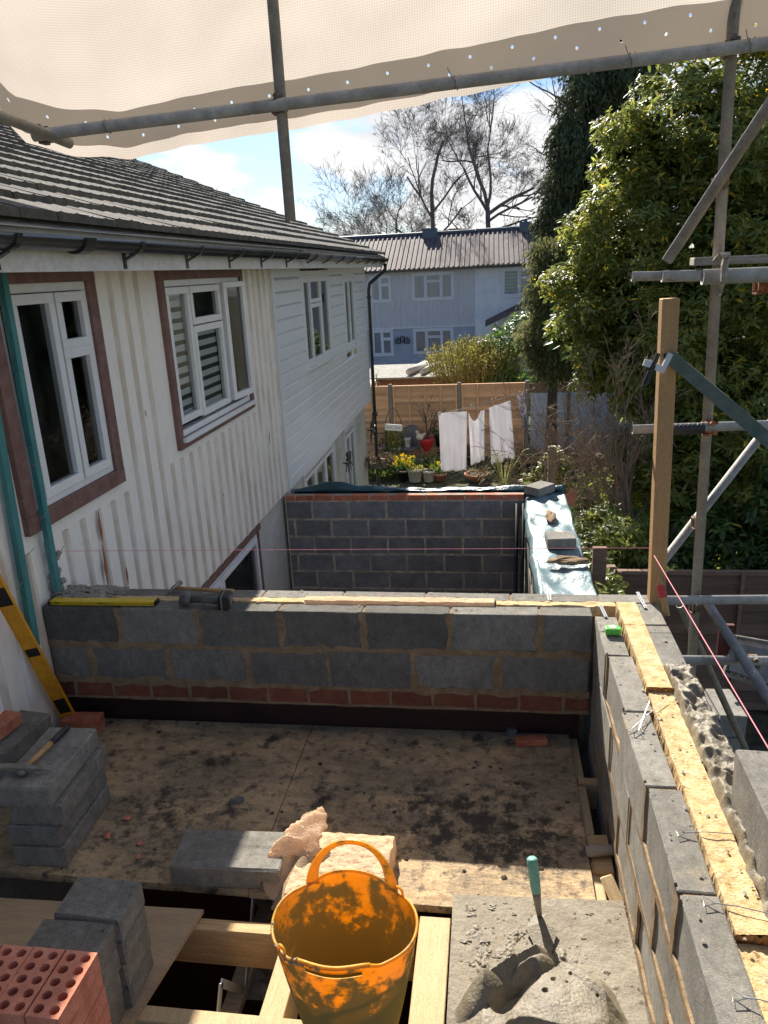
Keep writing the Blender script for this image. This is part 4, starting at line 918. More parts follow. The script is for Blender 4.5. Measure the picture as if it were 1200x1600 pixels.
# ------------------------------------------------------------------ yellow tub
def tubmat():
    m = mat('tub_plastic', (.78, .48, .045), .4, (.50, .38, .09), 5, lo=.42, hi=.6, bump=.25, bscale=25); t = m.node_tree; N = t.nodes; l = t.links.new
    tc = N.new('ShaderNodeTexCoord'); n = N.new('ShaderNodeTexNoise'); n.inputs['Scale'].default_value = 13; n.inputs['Detail'].default_value = 14; n.inputs['Roughness'].default_value = .75
    n.inputs['Distortion'].default_value = .1
    l(tc.outputs['Object'], n.inputs[0])
    sx = N.new('ShaderNodeSeparateXYZ'); l(tc.outputs['Object'], sx.inputs[0])
    mr = N.new('ShaderNodeMapRange'); mr.inputs[1].default_value = .05; mr.inputs[2].default_value = .42; mr.inputs[3].default_value = .25; mr.inputs[4].default_value = -.05; l(sx.outputs[2], mr.inputs[0])
    ad = N.new('ShaderNodeMath'); l(n.outputs[0], ad.inputs[0]); l(mr.outputs[0], ad.inputs[1])
    th = N.new('ShaderNodeMapRange'); th.inputs[1].default_value = .49; th.inputs[2].default_value = .555; l(ad.outputs[0], th.inputs[0])
    dm0 = N.new('ShaderNodeBsdfDiffuse'); dm0.inputs[0].default_value = (.36, .27, .09, 1); dt = N.new('ShaderNodeBsdfTranslucent'); dt.inputs[0].default_value = (.75, .45, .06, 1); dm = N.new('ShaderNodeMixShader'); dm.inputs[0].default_value = .16; l(dm0.outputs[0], dm.inputs[1]); l(dt.outputs[0], dm.inputs[2])
    b = N['Principled BSDF']; tr = N.new('ShaderNodeBsdfTranslucent'); tr.inputs[0].default_value = (1.0, .50, .035, 1)
    ms = N.new('ShaderNodeMixShader'); ms.inputs[0].default_value = .5; l(b.outputs[0], ms.inputs[1]); l(tr.outputs[0], ms.inputs[2])
    m2 = N.new('ShaderNodeMixShader'); l(th.outputs[0], m2.inputs[0]); l(ms.outputs[0], m2.inputs[1]); l(dm.outputs[0], m2.inputs[2])
    l(m2.outputs[0], N['Material Output'].inputs[0]); return m
M['tub'] = tubmat()
tub = empty('builders_tub', 'flexible yellow orange tub smeared with dried mortar, its two handles up', 'tub')
TC = Vector((-.478, 1.87, -.018)); TH = .425
q = MB(); n = 96; RX, RY = .235, .190
def rimz(a):   # raised lip at the handles (front and back)
    s = 0
    for c0 in (math.pi/2, -math.pi/2):
        d = abs((a - c0 + math.pi) % (2*math.pi) - math.pi); s = max(s, max(0, 1 - (d/.62)**4))
    return s
prof = []
nv = 26
def tubp(a, t):
    k = .66 + .34 * t**.85; r = 1 + .012*math.sin(a*3 + 1)*t
    lift = .026 * rimz(a) * max(0, (t - .8) / .2)
    return Vector((TC.x + RX*k*r*math.cos(a), TC.y + RY*k*r*math.sin(a)*(1 + (.0 if t < .5 else 0)), TC.z + TH*t + lift + .004*math.sin(a*5)*t))
def inhole(a, t):
    d = abs((a + math.pi/2 + math.pi) % (2*math.pi) - math.pi); return False
vs = []; fs = []
for j in range(nv + 1):
    for i in range(n): vs.append(tubp(2*math.pi*i/n, j/nv))
for j in range(nv):
    for i in range(n):
        a = 2*math.pi*(i + .5)/n; t = (j + .5)/nv
        d = abs((a + math.pi/2 + math.pi) % (2*math.pi) - math.pi)
        if d < .40 and j == nv - 2: continue          # grip slot of the front handle
        fs.append((j*n + i, j*n + (i+1) % n, (j+1)*n + (i+1) % n, (j+1)*n + i))
q.add(vs, fs); q.add([tubp(2*math.pi*i/n, 0) + Vector((0, 0, .004)) for i in range(n)], [tuple(range(n))])
o = q.build('tub_body', M['tub'], tub, smooth=True, solid=.004)
q = MB(); q.tube([tubp(2*math.pi*i/n, 1) for i in range(n)] + [tubp(0, 1)], .0052, 6, caps=False); q.build('rim', M['tub'], tub, smooth=True)
# back handle: flat arch
hd = MB(); pts = []
for k in range(33):
    th = math.pi*k/32; a = math.pi/2 + .62*math.cos(th)
    p = tubp(a, 1); h = .105*math.sin(th)**.75
    pts.append(Vector((p.x, p.y + .02*math.sin(th), p.z + h)))
vs = []
for k, p in enumerate(pts):
    tng = (pts[min(k+1, 32)] - pts[max(k-1, 0)]).normalized(); nn = Vector((-tng.z, 0, tng.x)).normalized()
    if nn.z < 0 and 4 < k < 28: nn = -nn
    w = .009 + .014*(1 - math.sin(math.pi*k/32))**1.5
    e1 = p + nn*w; e2 = p - nn*w
    for e in (e1, e2): vs += [e + Vector((0, .004, 0)), e - Vector((0, .004, 0))]
fs = []
for k in range(32):
    b = 4*k; fs += [(b, b+4, b+5, b+1), (b+2, b+3, b+7, b+6), (b, b+2, b+6, b+4), (b+1, b+5, b+7, b+3)]
hd.add(vs, fs); hd.build('handle', M['tub'], tub, smooth=False)
hd = MB(); hd.tube([tubp(-math.pi/2 + t, 1) + Vector((0, 0, .002)) for t in np.linspace(-.5, .5, 16)], .0065, 8); hd.build('handle', M['tub'], tub, smooth=True)
for a in (math.pi/2 - .78, -math.pi/2 - .80):
    c = tubp(a, 1) + Vector((0, 0, .012)); tdir = Vector((-math.sin(a), math.cos(a)*.8, 0)).normalized()
    lp = MB(); lp.tube([c + tdir*.017*math.cos(t) + Vector((0, 0, .015*math.sin(t))) for t in np.linspace(0, 2*math.pi, 15)], .0045, 6, caps=False); lp.build('lug', M['tub'], tub, smooth=True)
q = MB()
for i in range(70):
    a = random.uniform(math.pi*1.0, math.pi*1.45); p = tubp(a, 1); q.lump(p + Vector((0, 0, random.uniform(-.01, .003))), random.uniform(.003, .008), .5, (1, 1, 1), 1, i)
q.build('dried_mortar', M['mortar_grey'], tub)

# ------------------------------------------------------------------ mortar board, mortar and trowel
q = MB(); q.prism([(-.158, 2.40), (.50, 2.425), (.515, 1.2), (-.15, 1.2)], .004, .028)
for i in range(60):
    t = random.random(); q.lump((.507, 1.5 + .9*t, .02), random.uniform(.004, .012), .5, (1, 1, 1), 1, i)
tag(q.build('mortar_board', M['board_mortar'], bevel=.004), 'square mortar spattered board at the bottom right of the deck', 'board')
def heap(u, v):
    x = -.135 + .60*u; y = 2.34 - 1.12*v
    def seg(ax, ay, bx, by):
        dx, dy = bx-ax, by-ay; t = max(0, min(1, ((x-ax)*dx + (y-ay)*dy)/(dx*dx + dy*dy))); sx_, sy_ = x - ax - t*dx, y - ay - t*dy
        return math.hypot(sx_, sy_), (dx*sy_ - dy*sx_) > 0, t
    wob = .02*mn.noise(Vector((x*7, y*7, 2)))
    r = math.sqrt(((x - .235 + wob)/.21)**2 + ((y - 1.87 + wob)/.235)**2)
    dome = .085*max(0, 1 - r*r)**.55 if r < 1 else 0              # slumped pile with a cut outer edge
    r2 = math.sqrt(((x + .02 + wob)/.13)**2 + ((y - 1.83)/.16)**2); dome = max(dome, .06*max(0, 1 - r2*r2)**.6)
    d, left, t = seg(-.10, 1.93, .145, 2.11); slab = .095*max(0, 1 - d/(.012 if left else .075))**(.8)   # slab of mortar lifted by the trowel
    d, left, t = seg(.02, 1.90, .13, 2.03); cut = -.05*max(0, 1 - d/.035)
    d, left, t = seg(.08, 1.82, .36, 1.78); cut2 = -.06*max(0, 1 - (d + wob)/.035)
    d, left, t = seg(.24, 2.09, .40, 1.93); lip = .022*max(0, 1 - d/.03)
    e = min(1, 6*min(u, 1-u), 8*v); on = min(1, dome/.02)
    n1_ = mn.fractal(Vector((x*30, y*30, 1)), 1, 2, 5); spl = max(0, mn.noise(Vector((x*11, y*11, 4))) - .12)*(1 if y > 1.95 and x < .16 else .35)
    gr_ = mn.fractal(Vector((x*90, y*90, 8)), 1, 2, 3)
    z = .025 + e*(dome + slab*(.35 + .65*min(1, 1.2)) + (cut + cut2)*on + lip*on + .0016*gr_*on + (1 - on)*(.005*max(0, n1_) + .05*spl*(.4 + abs(n1_))) + .006*mn.noise(Vector((x*16, y*16, 3)))*on)
    for hx, hy, hr in ((.20, 2.00, .008), (.26, 2.03, .006), (.245, 1.99, .004), (.34, 1.95, .005), (.17, 1.95, .010)):
        if math.hypot(x - hx, y - hy) < hr: z -= .012
    return (x, y, z)
q = MB(); q.grid(heap, 280, 420); tag(q.build('mortar_heap', M['mortar_wet'], smooth=True), 'wet grey brown mortar heap folded by the trowel on the spattered board', 'mortar')
q = MB()
for i in range(90):
    x = random.uniform(-.13, .2) if i < 70 else random.uniform(-.1, .48); y = random.uniform(2.05, 2.38)
    q.lump((x, y, .029), .002 + .009*random.random()**2, .9, (random.uniform(1, 2.2), random.uniform(.8, 1.4), .45), 2, i)
tag(q.build('mortar_crumbs', M['mortar_wet']), 'crumbs of wet mortar strewn over the far half of the mortar board', 'mortar crumbs', kind='stuff')
tr = empty('trowel', 'brick trowel with a mint green handle standing in the mortar', 'trowel')
b0 = A(841, 1422, z=.07); h1 = A(838, 1395, y=b0.y + .012); h2 = A(831, 1340, y=b0.y + .045)
d = (h2 - h1).normalized()
q = MB(); q.tube([h1, h1 + d*.01, h1 + (h2-h1)*.3, h1 + (h2-h1)*.75, h2 - d*.006, h2], [.016, .0185, .020, .021, .020, .014], 18); q.build('handle', M['mint'], tr, smooth=True)
q = MB(); q.tube([h1 + d*.004, h1 - d*.02, b0 + Vector((0, .0, .01)), b0 + Vector((.004, -.015, -.012))], [.017, .015, .012, .010], 12); q.build('tang', M['steel'], tr, smooth=True)
q = MB(); c = b0 + Vector((.006, -.015, -.016))
q.add([c + Vector((-.02, .01, 0)), c + Vector((-.055, -.05, -.006)), c + Vector((.012, -.21, -.03)), c + Vector((.06, -.05, -.006)), c + Vector((.02, .01, 0)), c + Vector((0, -.03, .004))], [(0, 1, 5), (1, 2, 5), (2, 3, 5), (3, 4, 5), (4, 0, 5)])
q.build('blade', M['mortar_wet'], tr, solid=.002)

# ------------------------------------------------------------------ insulation offcuts by the tub
q = MB(); c = [A(480, 1296, z=.09), A(619, 1306, z=.09), A(604, 1372, z=.09), A(440, 1398, z=.09)]
def batt(u, v):
    a = c[0].lerp(c[1], u); b = c[3].lerp(c[2], u); p = a.lerp(b, v); e = min(u, 1-u, v, 1-v)
    z = .09 + .006*mn.fractal(Vector((p.x*25, p.y*25, 3)), 1, 2, 4)
    if e <= 0: z = .002
    return (p.x + (.006*mn.noise(Vector((p.x*30, p.y*30, 0))) if e < .05 else 0), p.y, z)
q.grid(batt, 60, 50); tag(q.build('insulation_offcut', M['insul_pale']), 'flat cream insulation offcut lying behind the yellow tub', 'insulation')
q = MB(); 
wpts = [A(445, 1375, z=.05), A(455, 1335, z=.11), A(470, 1310, z=.14), A(490, 1285, z=.17), A(503, 1262, z=.19)]
def tuft(u, v):
    t = v*(len(wpts) - 1); a = int(min(t, len(wpts) - 2)); p = wpts[a].lerp(wpts[a+1], t - a)
    an = 2*math.pi*u; k = (.075*(1 - v)**.6 + .022*(1 - v**6) + .004) * (1 if v < .98 else .2); rr = 1 + .45*mn.noise(Vector((math.cos(an)*1.3, math.sin(an)*1.3, v*4)))
    P_ = Vector((p.x + math.cos(an)*k*rr, p.y + math.sin(an)*k*rr*.6, p.z + math.sin(an)*k*rr*.5)); o_ = Vector((math.cos(an), math.sin(an)*.6, .4*math.sin(an)))
    return P_ + o_*(.016*mn.fractal(P_*28, 1, 2, 4) + .006*mn.fractal(P_*110, 1, 2, 3))
q.grid(tuft, 70, 90)
M['tuft'] = mat('tuft', (.92, .76, .58), 1, (.92, .68, .48), 9, bump=1, bscale=130, bdist=.004, transl=.6, spec=.05)
tag(q.build('insulation_tuft', M['tuft'], smooth=True), 'torn fluffy tuft of peach insulation sticking up behind the tub handle', 'insulation')
q = MB(); p0 = A(432, 1400, z=.05); p1 = A(470, 1330, z=.08)
q.grid(lambda u, v: (p0.x - .03 + .10*u + .06*v, p0.y + .18*v - .1*(1 - v)*u, .03 + .06*v + .03*math.sin(u*3) - .05*(1-v)), 16, 12)
tag(q.build('backing_paper', M['ply'], solid=.002), 'strip of brown paper backing curling down between the block and the tub', 'paper')

# ------------------------------------------------------------------ debris on the deck
q = MB()
for i in range(500):
    x = random.uniform(-2.2, .38); y = random.uniform(2.4, 3.55)
    k = math.exp(-((x + .15)/.45)**2 - ((y - 2.85)/.25)**2) + .7*math.exp(-((x + 1.5)/.25)**2 - ((y - 2.7)/.3)**2)
    if random.random() > .15 + k: continue
    q.lump((x, y, .001), .0015 + .009*random.random()**5, .6, (random.uniform(1, 2), random.uniform(1, 1.6), .5), 1, i)
tag(q.build('deck_debris', M['soil']), 'dark crumbs of dirt and mortar scattered over the deck', 'debris', kind='stuff')
for i, (px, py, s) in enumerate(((200, 1280, .018), (168, 1308, .015), (218, 1320, .014), (216, 1340, .012))):
    q = MB(); q.lump((0, 0, .006), s, .5, (1.3, 1, .6), 1, i); o = q.build('brick_fragment', M['brick_new']); o.location = A(px, py, z=.002)
    tag(o, ['largest red brick chip on the deck right of the tall block stack', 'red brick chip nearest the foot of the tall block stack', 'red brick chip on the deck in line above another smaller chip', 'smallest red brick chip, nearest the front edge of the deck'][i], 'brick chip', 'brick chips on the deck')
c = A(370, 1253, z=0); blockthing('block_offcut', (c.x, c.y, 0), (.07, .03, .02), R_(20), 'small dark offcut lying alone in the middle left of the deck', m='block_dark', cat='offcut')
c = A(800, 1146, z=0); blockthing('block_offcut', (c.x, c.y, 0), (.05, .04, .03), R_(20), 'small dark chunk at the shaded back right of the deck', m='block_dark', cat='offcut')
c = A(10, 1418, z=0)

# ------------------------------------------------------------------ levels, pick hammer, drill, hammer, tape
def level(name, a, b, w, h, mt, label, up, windows):
    r = empty(name, label, 'spirit level'); a = Vector(a); b = Vector(b); d = (b - a).normalized(); up = Vector(up); side = d.cross(up).normalized(); u = side.cross(d)
    L_ = (b - a).length
    f = MB(); Mx = Matrix(((side.x, d.x, u.x, a.x), (side.y, d.y, u.y, a.y), (side.z, d.z, u.z, a.z), (0, 0, 0, 1)))
    cuts = sorted(windows); pos = 0
    f.box((-w/2, 0, -h/2), (w/2, L_, -h/2 + .004), Mx); f.box((-w/2, 0, h/2 - .004), (w/2, L_, h/2), Mx)
    for c, l in cuts + [(L_, 0)]:
        f.box((-w/2*.55, pos, -h/2 + .004), (w/2*.55, c - l/2, h/2 - .004), Mx); pos = c + l/2
    f.build('level_body', M[mt], r)
    e = MB(); e.box((-w/2 - .001, -.006, -h/2 - .001), (w/2 + .001, .004, h/2 + .001), Mx); e.box((-w/2 - .001, L_ - .004, -h/2 - .001), (w/2 + .001, L_ + .006, h/2 + .001), Mx); e.build('end_cap', M['black'], r)
    for c, l in cuts:
        v = MB(); v.box((-w/2*.4, c - l/2, -h/2 + .005), (w/2*.4, c + l/2, h/2 - .005), Mx); vb = v.build('vial_holder', M['black'], r)
        v = MB(); v.tube([Mx @ Vector((w/2*.3, c - .022, .004)), Mx @ Vector((w/2*.3, c + .022, .004))], .0075, 10); v.build('vial', M['vial'], vb, smooth=True)
    return r
level('spirit_level', (-2.42, 3.545, TOP + .012), (-1.81, 3.555, TOP + .012), .05, .022, 'yellow', 'short yellow spirit level lying on top of the parapet wall', (0, 0, 1), [(.30, .045), (.04, .03)])
b1 = A(113, 1130, z=.01); t1 = A(-22, 884, x=-2.40)
level('spirit_level', b1, b1 + (t1 - b1).normalized()*1.2, .024, .075, 'orange_lvl', 'long amber spirit level leaning in the corner against the cream cladding', (1, .35, 0), [(.16, .12), (.60, .06), (1.0, .12)])
ph = empty('pick_hammer', 'brick pick hammer with wooden shaft and black grip on the tall block stack', 'hammer')
z0 = .425; ha = A(36, 1203, z=z0); hb = A(106, 1136, z=z0)
q = MB(); d = (hb - ha); q.tube([ha - d*.05, ha + d*.3, ha + d*.6], [.011, .0125, .0135], 12); q.build('shaft', M['handle_wood'], ph, smooth=True)
q = MB(); q.tube([ha + d*.6, ha + d*.75, ha + d*.97, ha + d], [.0145, .016, .017, .012], 12); q.build('grip', M['tape_black'], ph, smooth=True)
q = MB(); l_ = A(-8, 1198, z=z0 - .01); r_ = A(83, 1203, z=z0 - .012); mid = ha + Vector((0, 0, .006))
def taper(mb, pts, ws, hs):
    vs = []; n = len(pts)
    for i, p in enumerate(pts):
        t = (pts[min(i+1, n-1)] - pts[max(i-1, 0)]).normalized(); s_ = t.cross(Vector((0, 0, 1))).normalized()
        for a, b in ((-1, -1), (1, -1), (1, 1), (-1, 1)): vs.append(p + s_*ws[i]*a + Vector((0, 0, hs[i]*b)))
    mb.add(vs, [(i*4 + k, i*4 + (k+1) % 4, i*4 + 4 + (k+1) % 4, i*4 + 4 + k) for i in range(n-1) for k in range(4)] + [(3, 2, 1, 0), tuple(4*(n-1) + k for k in range(4))])
taper(q, [l_, l_.lerp(mid, .5) + Vector((0, 0, .004)), mid, mid.lerp(r_, .5) + Vector((0, 0, .005)), r_], [.022, .015, .017, .010, .002], [.004, .010, .015, .009, .002])
q.build('hammer_head', M['steel'], ph, bevel=.002)
q = MB(); q.tube([ha + Vector((0, 0, -.012)) - d*.07, ha + Vector((0, 0, .0)) + d*.02], .02, 12); q.build('head_eye', M['steel'], ph, smooth=True)
dr = empty('cordless_drill', 'dusty black cordless driver lying on the parapet wall beside the yellow level', 'drill')
a = A(292, 938, y=3.55) ; a = Vector((a.x, 3.55, TOP + .04)); bq = Vector((A(352, 938, y=3.53).x, 3.53, TOP + .04))
q = MB(); q.tube([a + Vector((-.025, .05, 0)), a + Vector((-.01, .03, 0)), a + Vector((0, -.01, 0)), a + Vector((.0, -.045, -.004))], [.02, .033, .036, .028], 14)
q.build('motor_body', M['drill_grey'], dr, smooth=True)
q = MB(); q.tube([a + Vector((-.02, .05, 0)), a + Vector((-.03, .085, 0))], [.02, .013], 12); q.build('chuck', M['black'], dr, smooth=True)
q = MB(); q.tube([a + Vector((.01, 0, -.004)), a.lerp(bq, .5) + Vector((0, .004, -.006)), bq + Vector((-.03, 0, -.003))], [.022, .018, .022], 12); q.build('handle', M['drill_grey'], dr, smooth=True)
q = MB(); q.box((-.032, -.055, -.038), (.03, .055, .038), Matrix.Translation(bq) @ Matrix.Rotation(R_(8), 4, 'Z'), cham=.01); bb = q.build('battery', M['black'], dr, bevel=.003)
q = MB(); q.box((.0295, -.035, -.02), (.0325, .02, .025), Matrix.Translation(bq) @ Matrix.Rotation(R_(8), 4, 'Z')); q.box((-.012, -.058, -.036), (-.006, .05, .0395), Matrix.Translation(bq) @ Matrix.Rotation(R_(8), 4, 'Z')); q.build('battery_clip', M['lvl_grey'], bb)
hm = empty('hammer', 'wooden handled hammer lying behind the drill on the parapet wall', 'hammer')
ha = Vector((A(272, 921, y=3.72).x, 3.72, TOP + .025)); hb = Vector((A(366, 924, y=3.7).x, 3.69, TOP + .02))
q = MB(); q.tube([ha, ha.lerp(hb, .5), hb], [.010, .011, .014], 10); q.build('shaft', M['handle_wood'], hm, smooth=True)
q = MB(); q.tube([ha + Vector((-.01, -.055, -.008)), ha + Vector((0, -.01, 0)), ha + Vector((.012, .02, .008)), ha + Vector((.02, .05, .012))], [.006, .014, .012, .016], 10); q.build('hammer_head', M['steel'], hm, smooth=True)
tm = empty('tape_measure', 'bright green tape measure on the corner of the inner blocks', 'tape measure')
c = Vector((A(958, 985, z=TOP + .02).x, A(958, 985, z=TOP + .02).y, TOP + .003)); pr = [(-.036, -.018), (.03, -.02), (.038, -.006), (.036, .02), (.018, .032), (-.02, .032), (-.036, .018)]
q = MB(); q.prism([(c.x + p[0], c.y + p[1]) for p in pr], c.z, c.z + .032); q.build('tape_case', M['green_tape'], tm, bevel=.005)
q = MB(); q.lathe([(.018, c.z + .0335), (.0, c.z + .034)], (c.x - .002, c.y + .006, 0), 16); q.lathe([(.018, c.z + .03), (.018, c.z + .0335)], (c.x - .002, c.y + .006, 0), 16); q.build('face_disc', M['pinkish'], tm)

# ties and straps
def tie(p, q_, label, tri=.03, grp='wire wall ties on the right hand wall'):
    p = Vector(p); q_ = Vector(q_); d = (q_ - p).normalized(); s_ = d.cross(Vector((0, 0, 1))).normalized(); m = MB(); r = .0016
    m.tube([p + d*.02, p.lerp(q_, .5) + Vector((0, 0, .004)), q_], r, 5)
    m.tube([p + d*.03, p + s_*tri*.6, p - d*.005 - s_*tri*.5 + Vector((0, 0, .004)), p + d*.03], r, 5)
    return tag(m.build('wall_tie', M['wire']), label, 'wall tie', grp)
Z = TOP + .006
tie(A(1058, 1300, z=Z), A(1146, 1303, z=Z + .012), 'wire wall tie on the right hand wall, the farthest of three laid flat')
tie(A(1100, 1408, z=Z), A(1205, 1428, z=Z + .012), 'wire wall tie next to the cut in the insulation near the camera')
tie(A(1145, 1555, z=Z), A(1225, 1572, z=Z + .012), 'wire wall tie in the bottom right corner of the picture')
tie(A(982, 1143, z=Z), A(1043, 1092, z=Z + .01), 'left wire tie of the crossed loose pair on the inner blocks', grp='loose pair of ties')
tie(A(996, 1146, z=Z), A(1015, 1096, z=Z + .02), 'right wire tie of the crossed loose pair on the inner blocks', grp='loose pair of ties')
def strap(a, b, w, label):
    q = MB(); a = Vector(a); b = Vector(b); q.bar(a, b, w, .002, up=(0, -.5, 1))
    o = q.build('galvanised_strap', M['strap']); 
    h = MB(); n = 6
    for i in range(n):
        p = a.lerp(b, (i + .5)/n) + Vector((0, -.001, .0022)); h.lathe([(.0028, 0), (.0, .0003)], p, 8)
    h.build('hole', M['black'], o); return tag(o, label, 'strap')
strap(A(947, 964, z=TOP + .004), A(938, 945, z=TOP + .03), .016, 'perforated metal strap on the inner corner beside the green tape measure')
strap(A(1009, 950, z=TOP + .004), A(996, 925, z=TOP + .035), .016, 'perforated metal strap on the outer corner at the timber post foot')
strap(A(859, 938, z=TOP + .004), A(857, 927, z=TOP + .02), .018, 'short perforated strap on the parapet just left of the corner')
# mason's line
q = MB(); q.tube([A(88, 861, y=3.62), A(500, 857, y=3.66) - Vector((0, 0, .006)), A(1018, 856, y=3.70)], .0016, 5)
tag(q.build('string_line', M['string']), 'thin pink string stretched level above the parapet wall', 'string line')
q = MB(); q.tube([A(1022, 868, y=3.64), A(1200, 1168, z=.965), Vector((.86, 1.2, .95))], .0019, 5)
tag(q.build('string_line', M['string']), 'bright pink string running towards the camera over the outer leaf', 'string line')

# teal profiles at the house corner
def bat(p, q_, w, d, mt, label, name='timber_batten', cat='batten'):
    m = MB(); m.bar(p, q_, w, d, up=(1, 0, 0)); return tag(m.build(name, M[mt]), label, cat)
bat(A(90, 922, x=-2.42), A(0, 415, x=-2.42), .045, .03, 'teal', 'taller teal strip in front of the left window, standing on the parapet end')
bat((A(55, 1010, x=-2.43)) , A(-20, 575, x=-2.43), .05, .03, 'teal', 'nearer teal strip at the left frame edge, in front of the parapet end')
q = MB()
for i in range(9):
    p = A(60 - 3*i + random.uniform(-20, 20), 700 + 28*i, x=-2.40); q.tube([p, p + Vector((.015, .05, .004*i))], .0016, 5)
p = A(95, 862, x=-2.39); q.tube([p, p + Vector((.0, .04, .02))], .002, 5)
tag(q.build('nails', M['steel']), 'loose nails sticking out of the taller teal strip', 'nails', kind='stuff')
q = MB(); 
for i in range(40):
    q.lump((XW + random.uniform(0, .03), 3.66 + random.uniform(-.03, .08), TOP + random.random()**2*.25), random.uniform(.008, .022), .5, (.6, 1, 1), 2, i)
tag(q.build('mortar_droppings', M['mortar_grey'], smooth=True), 'mortar smeared up the cream cladding where the parapet meets it', 'mortar', kind='stuff')

# ------------------------------------------------------------------ timber post
q = MB(); pa = A(1046, 466, y=3.70); pb_ = A(1025, 935, y=3.70); pb2 = pb_ + (pb_ - pa).normalized()*.35
q.bar(pb2, pa, .075, .075, up=(0, 1, 0), cham=.003); tag(q.build('timber_post', M['timber_z']), 'tall square sawn timber post at the wall corner in front of the laurel', 'post')
q = MB(); q.bar(A(1046, 557, y=3.64), A(1215, 700, y=3.50), .012, .06, up=(0, 0, 1)); q2 = q.build('timber_brace', M['teal_dull']); tag(q2, 'dull green brace running down right from the timber post', 'brace')
cl = empty('clamp', 'black and steel bar clamp gripping the timber post at the brace', 'clamp')
q = MB(); q.bar(A(1010, 600, y=3.58), A(1028, 552, y=3.60), .012, .02); q.bar(A(1004, 604, y=3.58), A(1020, 566, y=3.6), .008, .012); q.build('clamp_handle', M['black'], cl)
q = MB(); q.bar(A(1006, 566, y=3.6), A(1020, 570, y=3.6), .02, .03); q.bar(A(1022, 572, y=3.6), A(1038, 578, y=3.6), .02, .03); q.bar(A(1034, 580, y=3.62), A(1048, 552, y=3.62), .02, .022); q.build('clamp_jaw', M['strap'], cl)
q = MB(); q.bar(A(1042, 556, y=3.655), A(1052, 554, y=3.74), .05, .02); q.build('clamp_bar', M['black'], cl)
pg = empty('timber_peg', 'splintered timber peg bound with red tape beside the post foot', 'peg')
q = MB(); a = A(1028, 898, y=3.62); b = A(1043, 962, y=3.55); q.tube([a, a.lerp(b, .3), b], [.006, .019, .015], 7); q.build('peg', M['timber_z'], pg)
q = MB(); q.tube([a.lerp(b, .25), a.lerp(b, .55)], .0215, 8); q.build('red_tape', M['red'], pg)

# ------------------------------------------------------------------ scaffold
def tube(a, b, r, label, name='scaffold_tube', mt='galv', grp='scaffold tubes'):
    q = MB(); q.tube([a, b], r, 20, hollow=.05); o = q.build(name, M[mt], smooth=True)
    return tag(o, label, 'scaffold tube', grp)
def autosm(o):
    for p in o.data.polygons: pass
SX0 = A(1148, 0, y=3.95); SX1 = A(1083, 1000, y=3.95); dS = (SX1 - SX0).normalized()
tube(SX0 - dS*.6, SX1 + dS*2.9, .025, 'tall upright scaffold tube at the right, in front of the laurel')
LA = A(52, 212, y=3.62); LB = A(1150, 74, y=3.80); LC = LB + (LB - LA).normalized()*1.2
tube(LA, LC, .0265, 'long near level tube crossing the top of the picture under the sheeting')
tube(A(421, -60, y=3.74), A(454, 345, y=3.74), .0255, 'upright tube whose open lower end hangs above the tiled roof')
tube(A(-40, 165, y=3.2), A(109, 224, y=3.72), .024, 'short tube end in the top left corner under the sheeting')
tube(A(1290, 30, y=3.55), A(1042, 408, y=3.86), .025, 'upper diagonal brace ending above the stacked tubes')
tube(A(987, 432, y=4.25), A(1500, 424, y=4.25), .024, 'rearmost level tube of the stack at the right, reaching farthest left')
tube(A(1034, 432, y=3.80), A(1500, 420, y=3.80), .0255, 'middle level tube of the stack at the right')
tube(A(1097, 433, y=3.05), A(1500, 417, y=3.05), .0275, 'nearest and thickest level tube of the stack at the right')
tube(A(988, 671, y=3.9), A(1500, 654, y=3.9), .0235, 'level tube half wrapped in black tape behind the timber post')
tube(A(1020, 898, y=4.08), A(1260, 590, y=4.08), .023, 'lower diagonal brace crossing the upright behind the green brace')
tube(A(1030, 938, y=3.85), A(1500, 934, y=3.85), .0245, 'level tube at parapet height right of the post')
tube(A(1062, 1031, y=3.55), A(1500, 1036, y=3.55), .0235, 'lowest level tube, just above the stacked blocks outside')
a = A(1107, 945, y=4.15); b = A(1205, 1097, y=3.12); tube(a + (a-b)*.05, b + (b-a)*.5, .0245, 'tube running towards the camera with bright sunlit stripes')
tube(A(1062, 945, y=4.6), A(1165, 1170, y=5.3), .024, 'thin sloping tube behind the lowest level tube')
def coupler(c, label, s=1, mt='coupler', rz=0):
    q = MB(); c = Vector(c); r = .033*s
    q.tube([c + Vector((-.022*s, 0, 0)), c + Vector((.022*s, 0, 0))], r, 12); q.tube([c + Vector((0, .02, -.022*s)), c + Vector((0, .02, .022*s))], r*1.02, 12)
    q.tube([c + Vector((0, -.02, .028*s)), c + Vector((0, -.06*s, .03*s))], .007*s, 6); q.tube([c + Vector((0, -.045*s, .03*s)), c + Vector((0, -.06*s, .03*s))], .012*s, 6)
    q.box((c.x - .03*s, c.y - .03*s, c.z - .036*s), (c.x - .005*s, c.y + .03*s, c.z - .026*s)); q.box((c.x + .012*s, c.y - .036*s, c.z - .03*s), (c.x + .03*s, c.y - .028*s, c.z + .034*s))
    return tag(q.build('scaffold_coupler', M[mt]), label, 'coupler', 'scaffold couplers')
coupler(A(436, 165, y=3.72), 'coupler where the hanging upright crosses the long top tube')
coupler(A(1141, 75, y=3.85), 'coupler joining the long top tube to the tall right upright')
coupler(A(73, 212, y=3.66), 'coupler at the left end of the long top tube', 1)
coupler(A(1125, 285, y=3.9), 'coupler where the upper diagonal brace meets the upright')
coupler(A(1108, 668, y=3.92), 'rusty orange coupler on the black taped level tube', 1.05, 'rust')
coupler(A(1091, 816, y=4.0), 'coupler where the lower diagonal brace meets the upright')
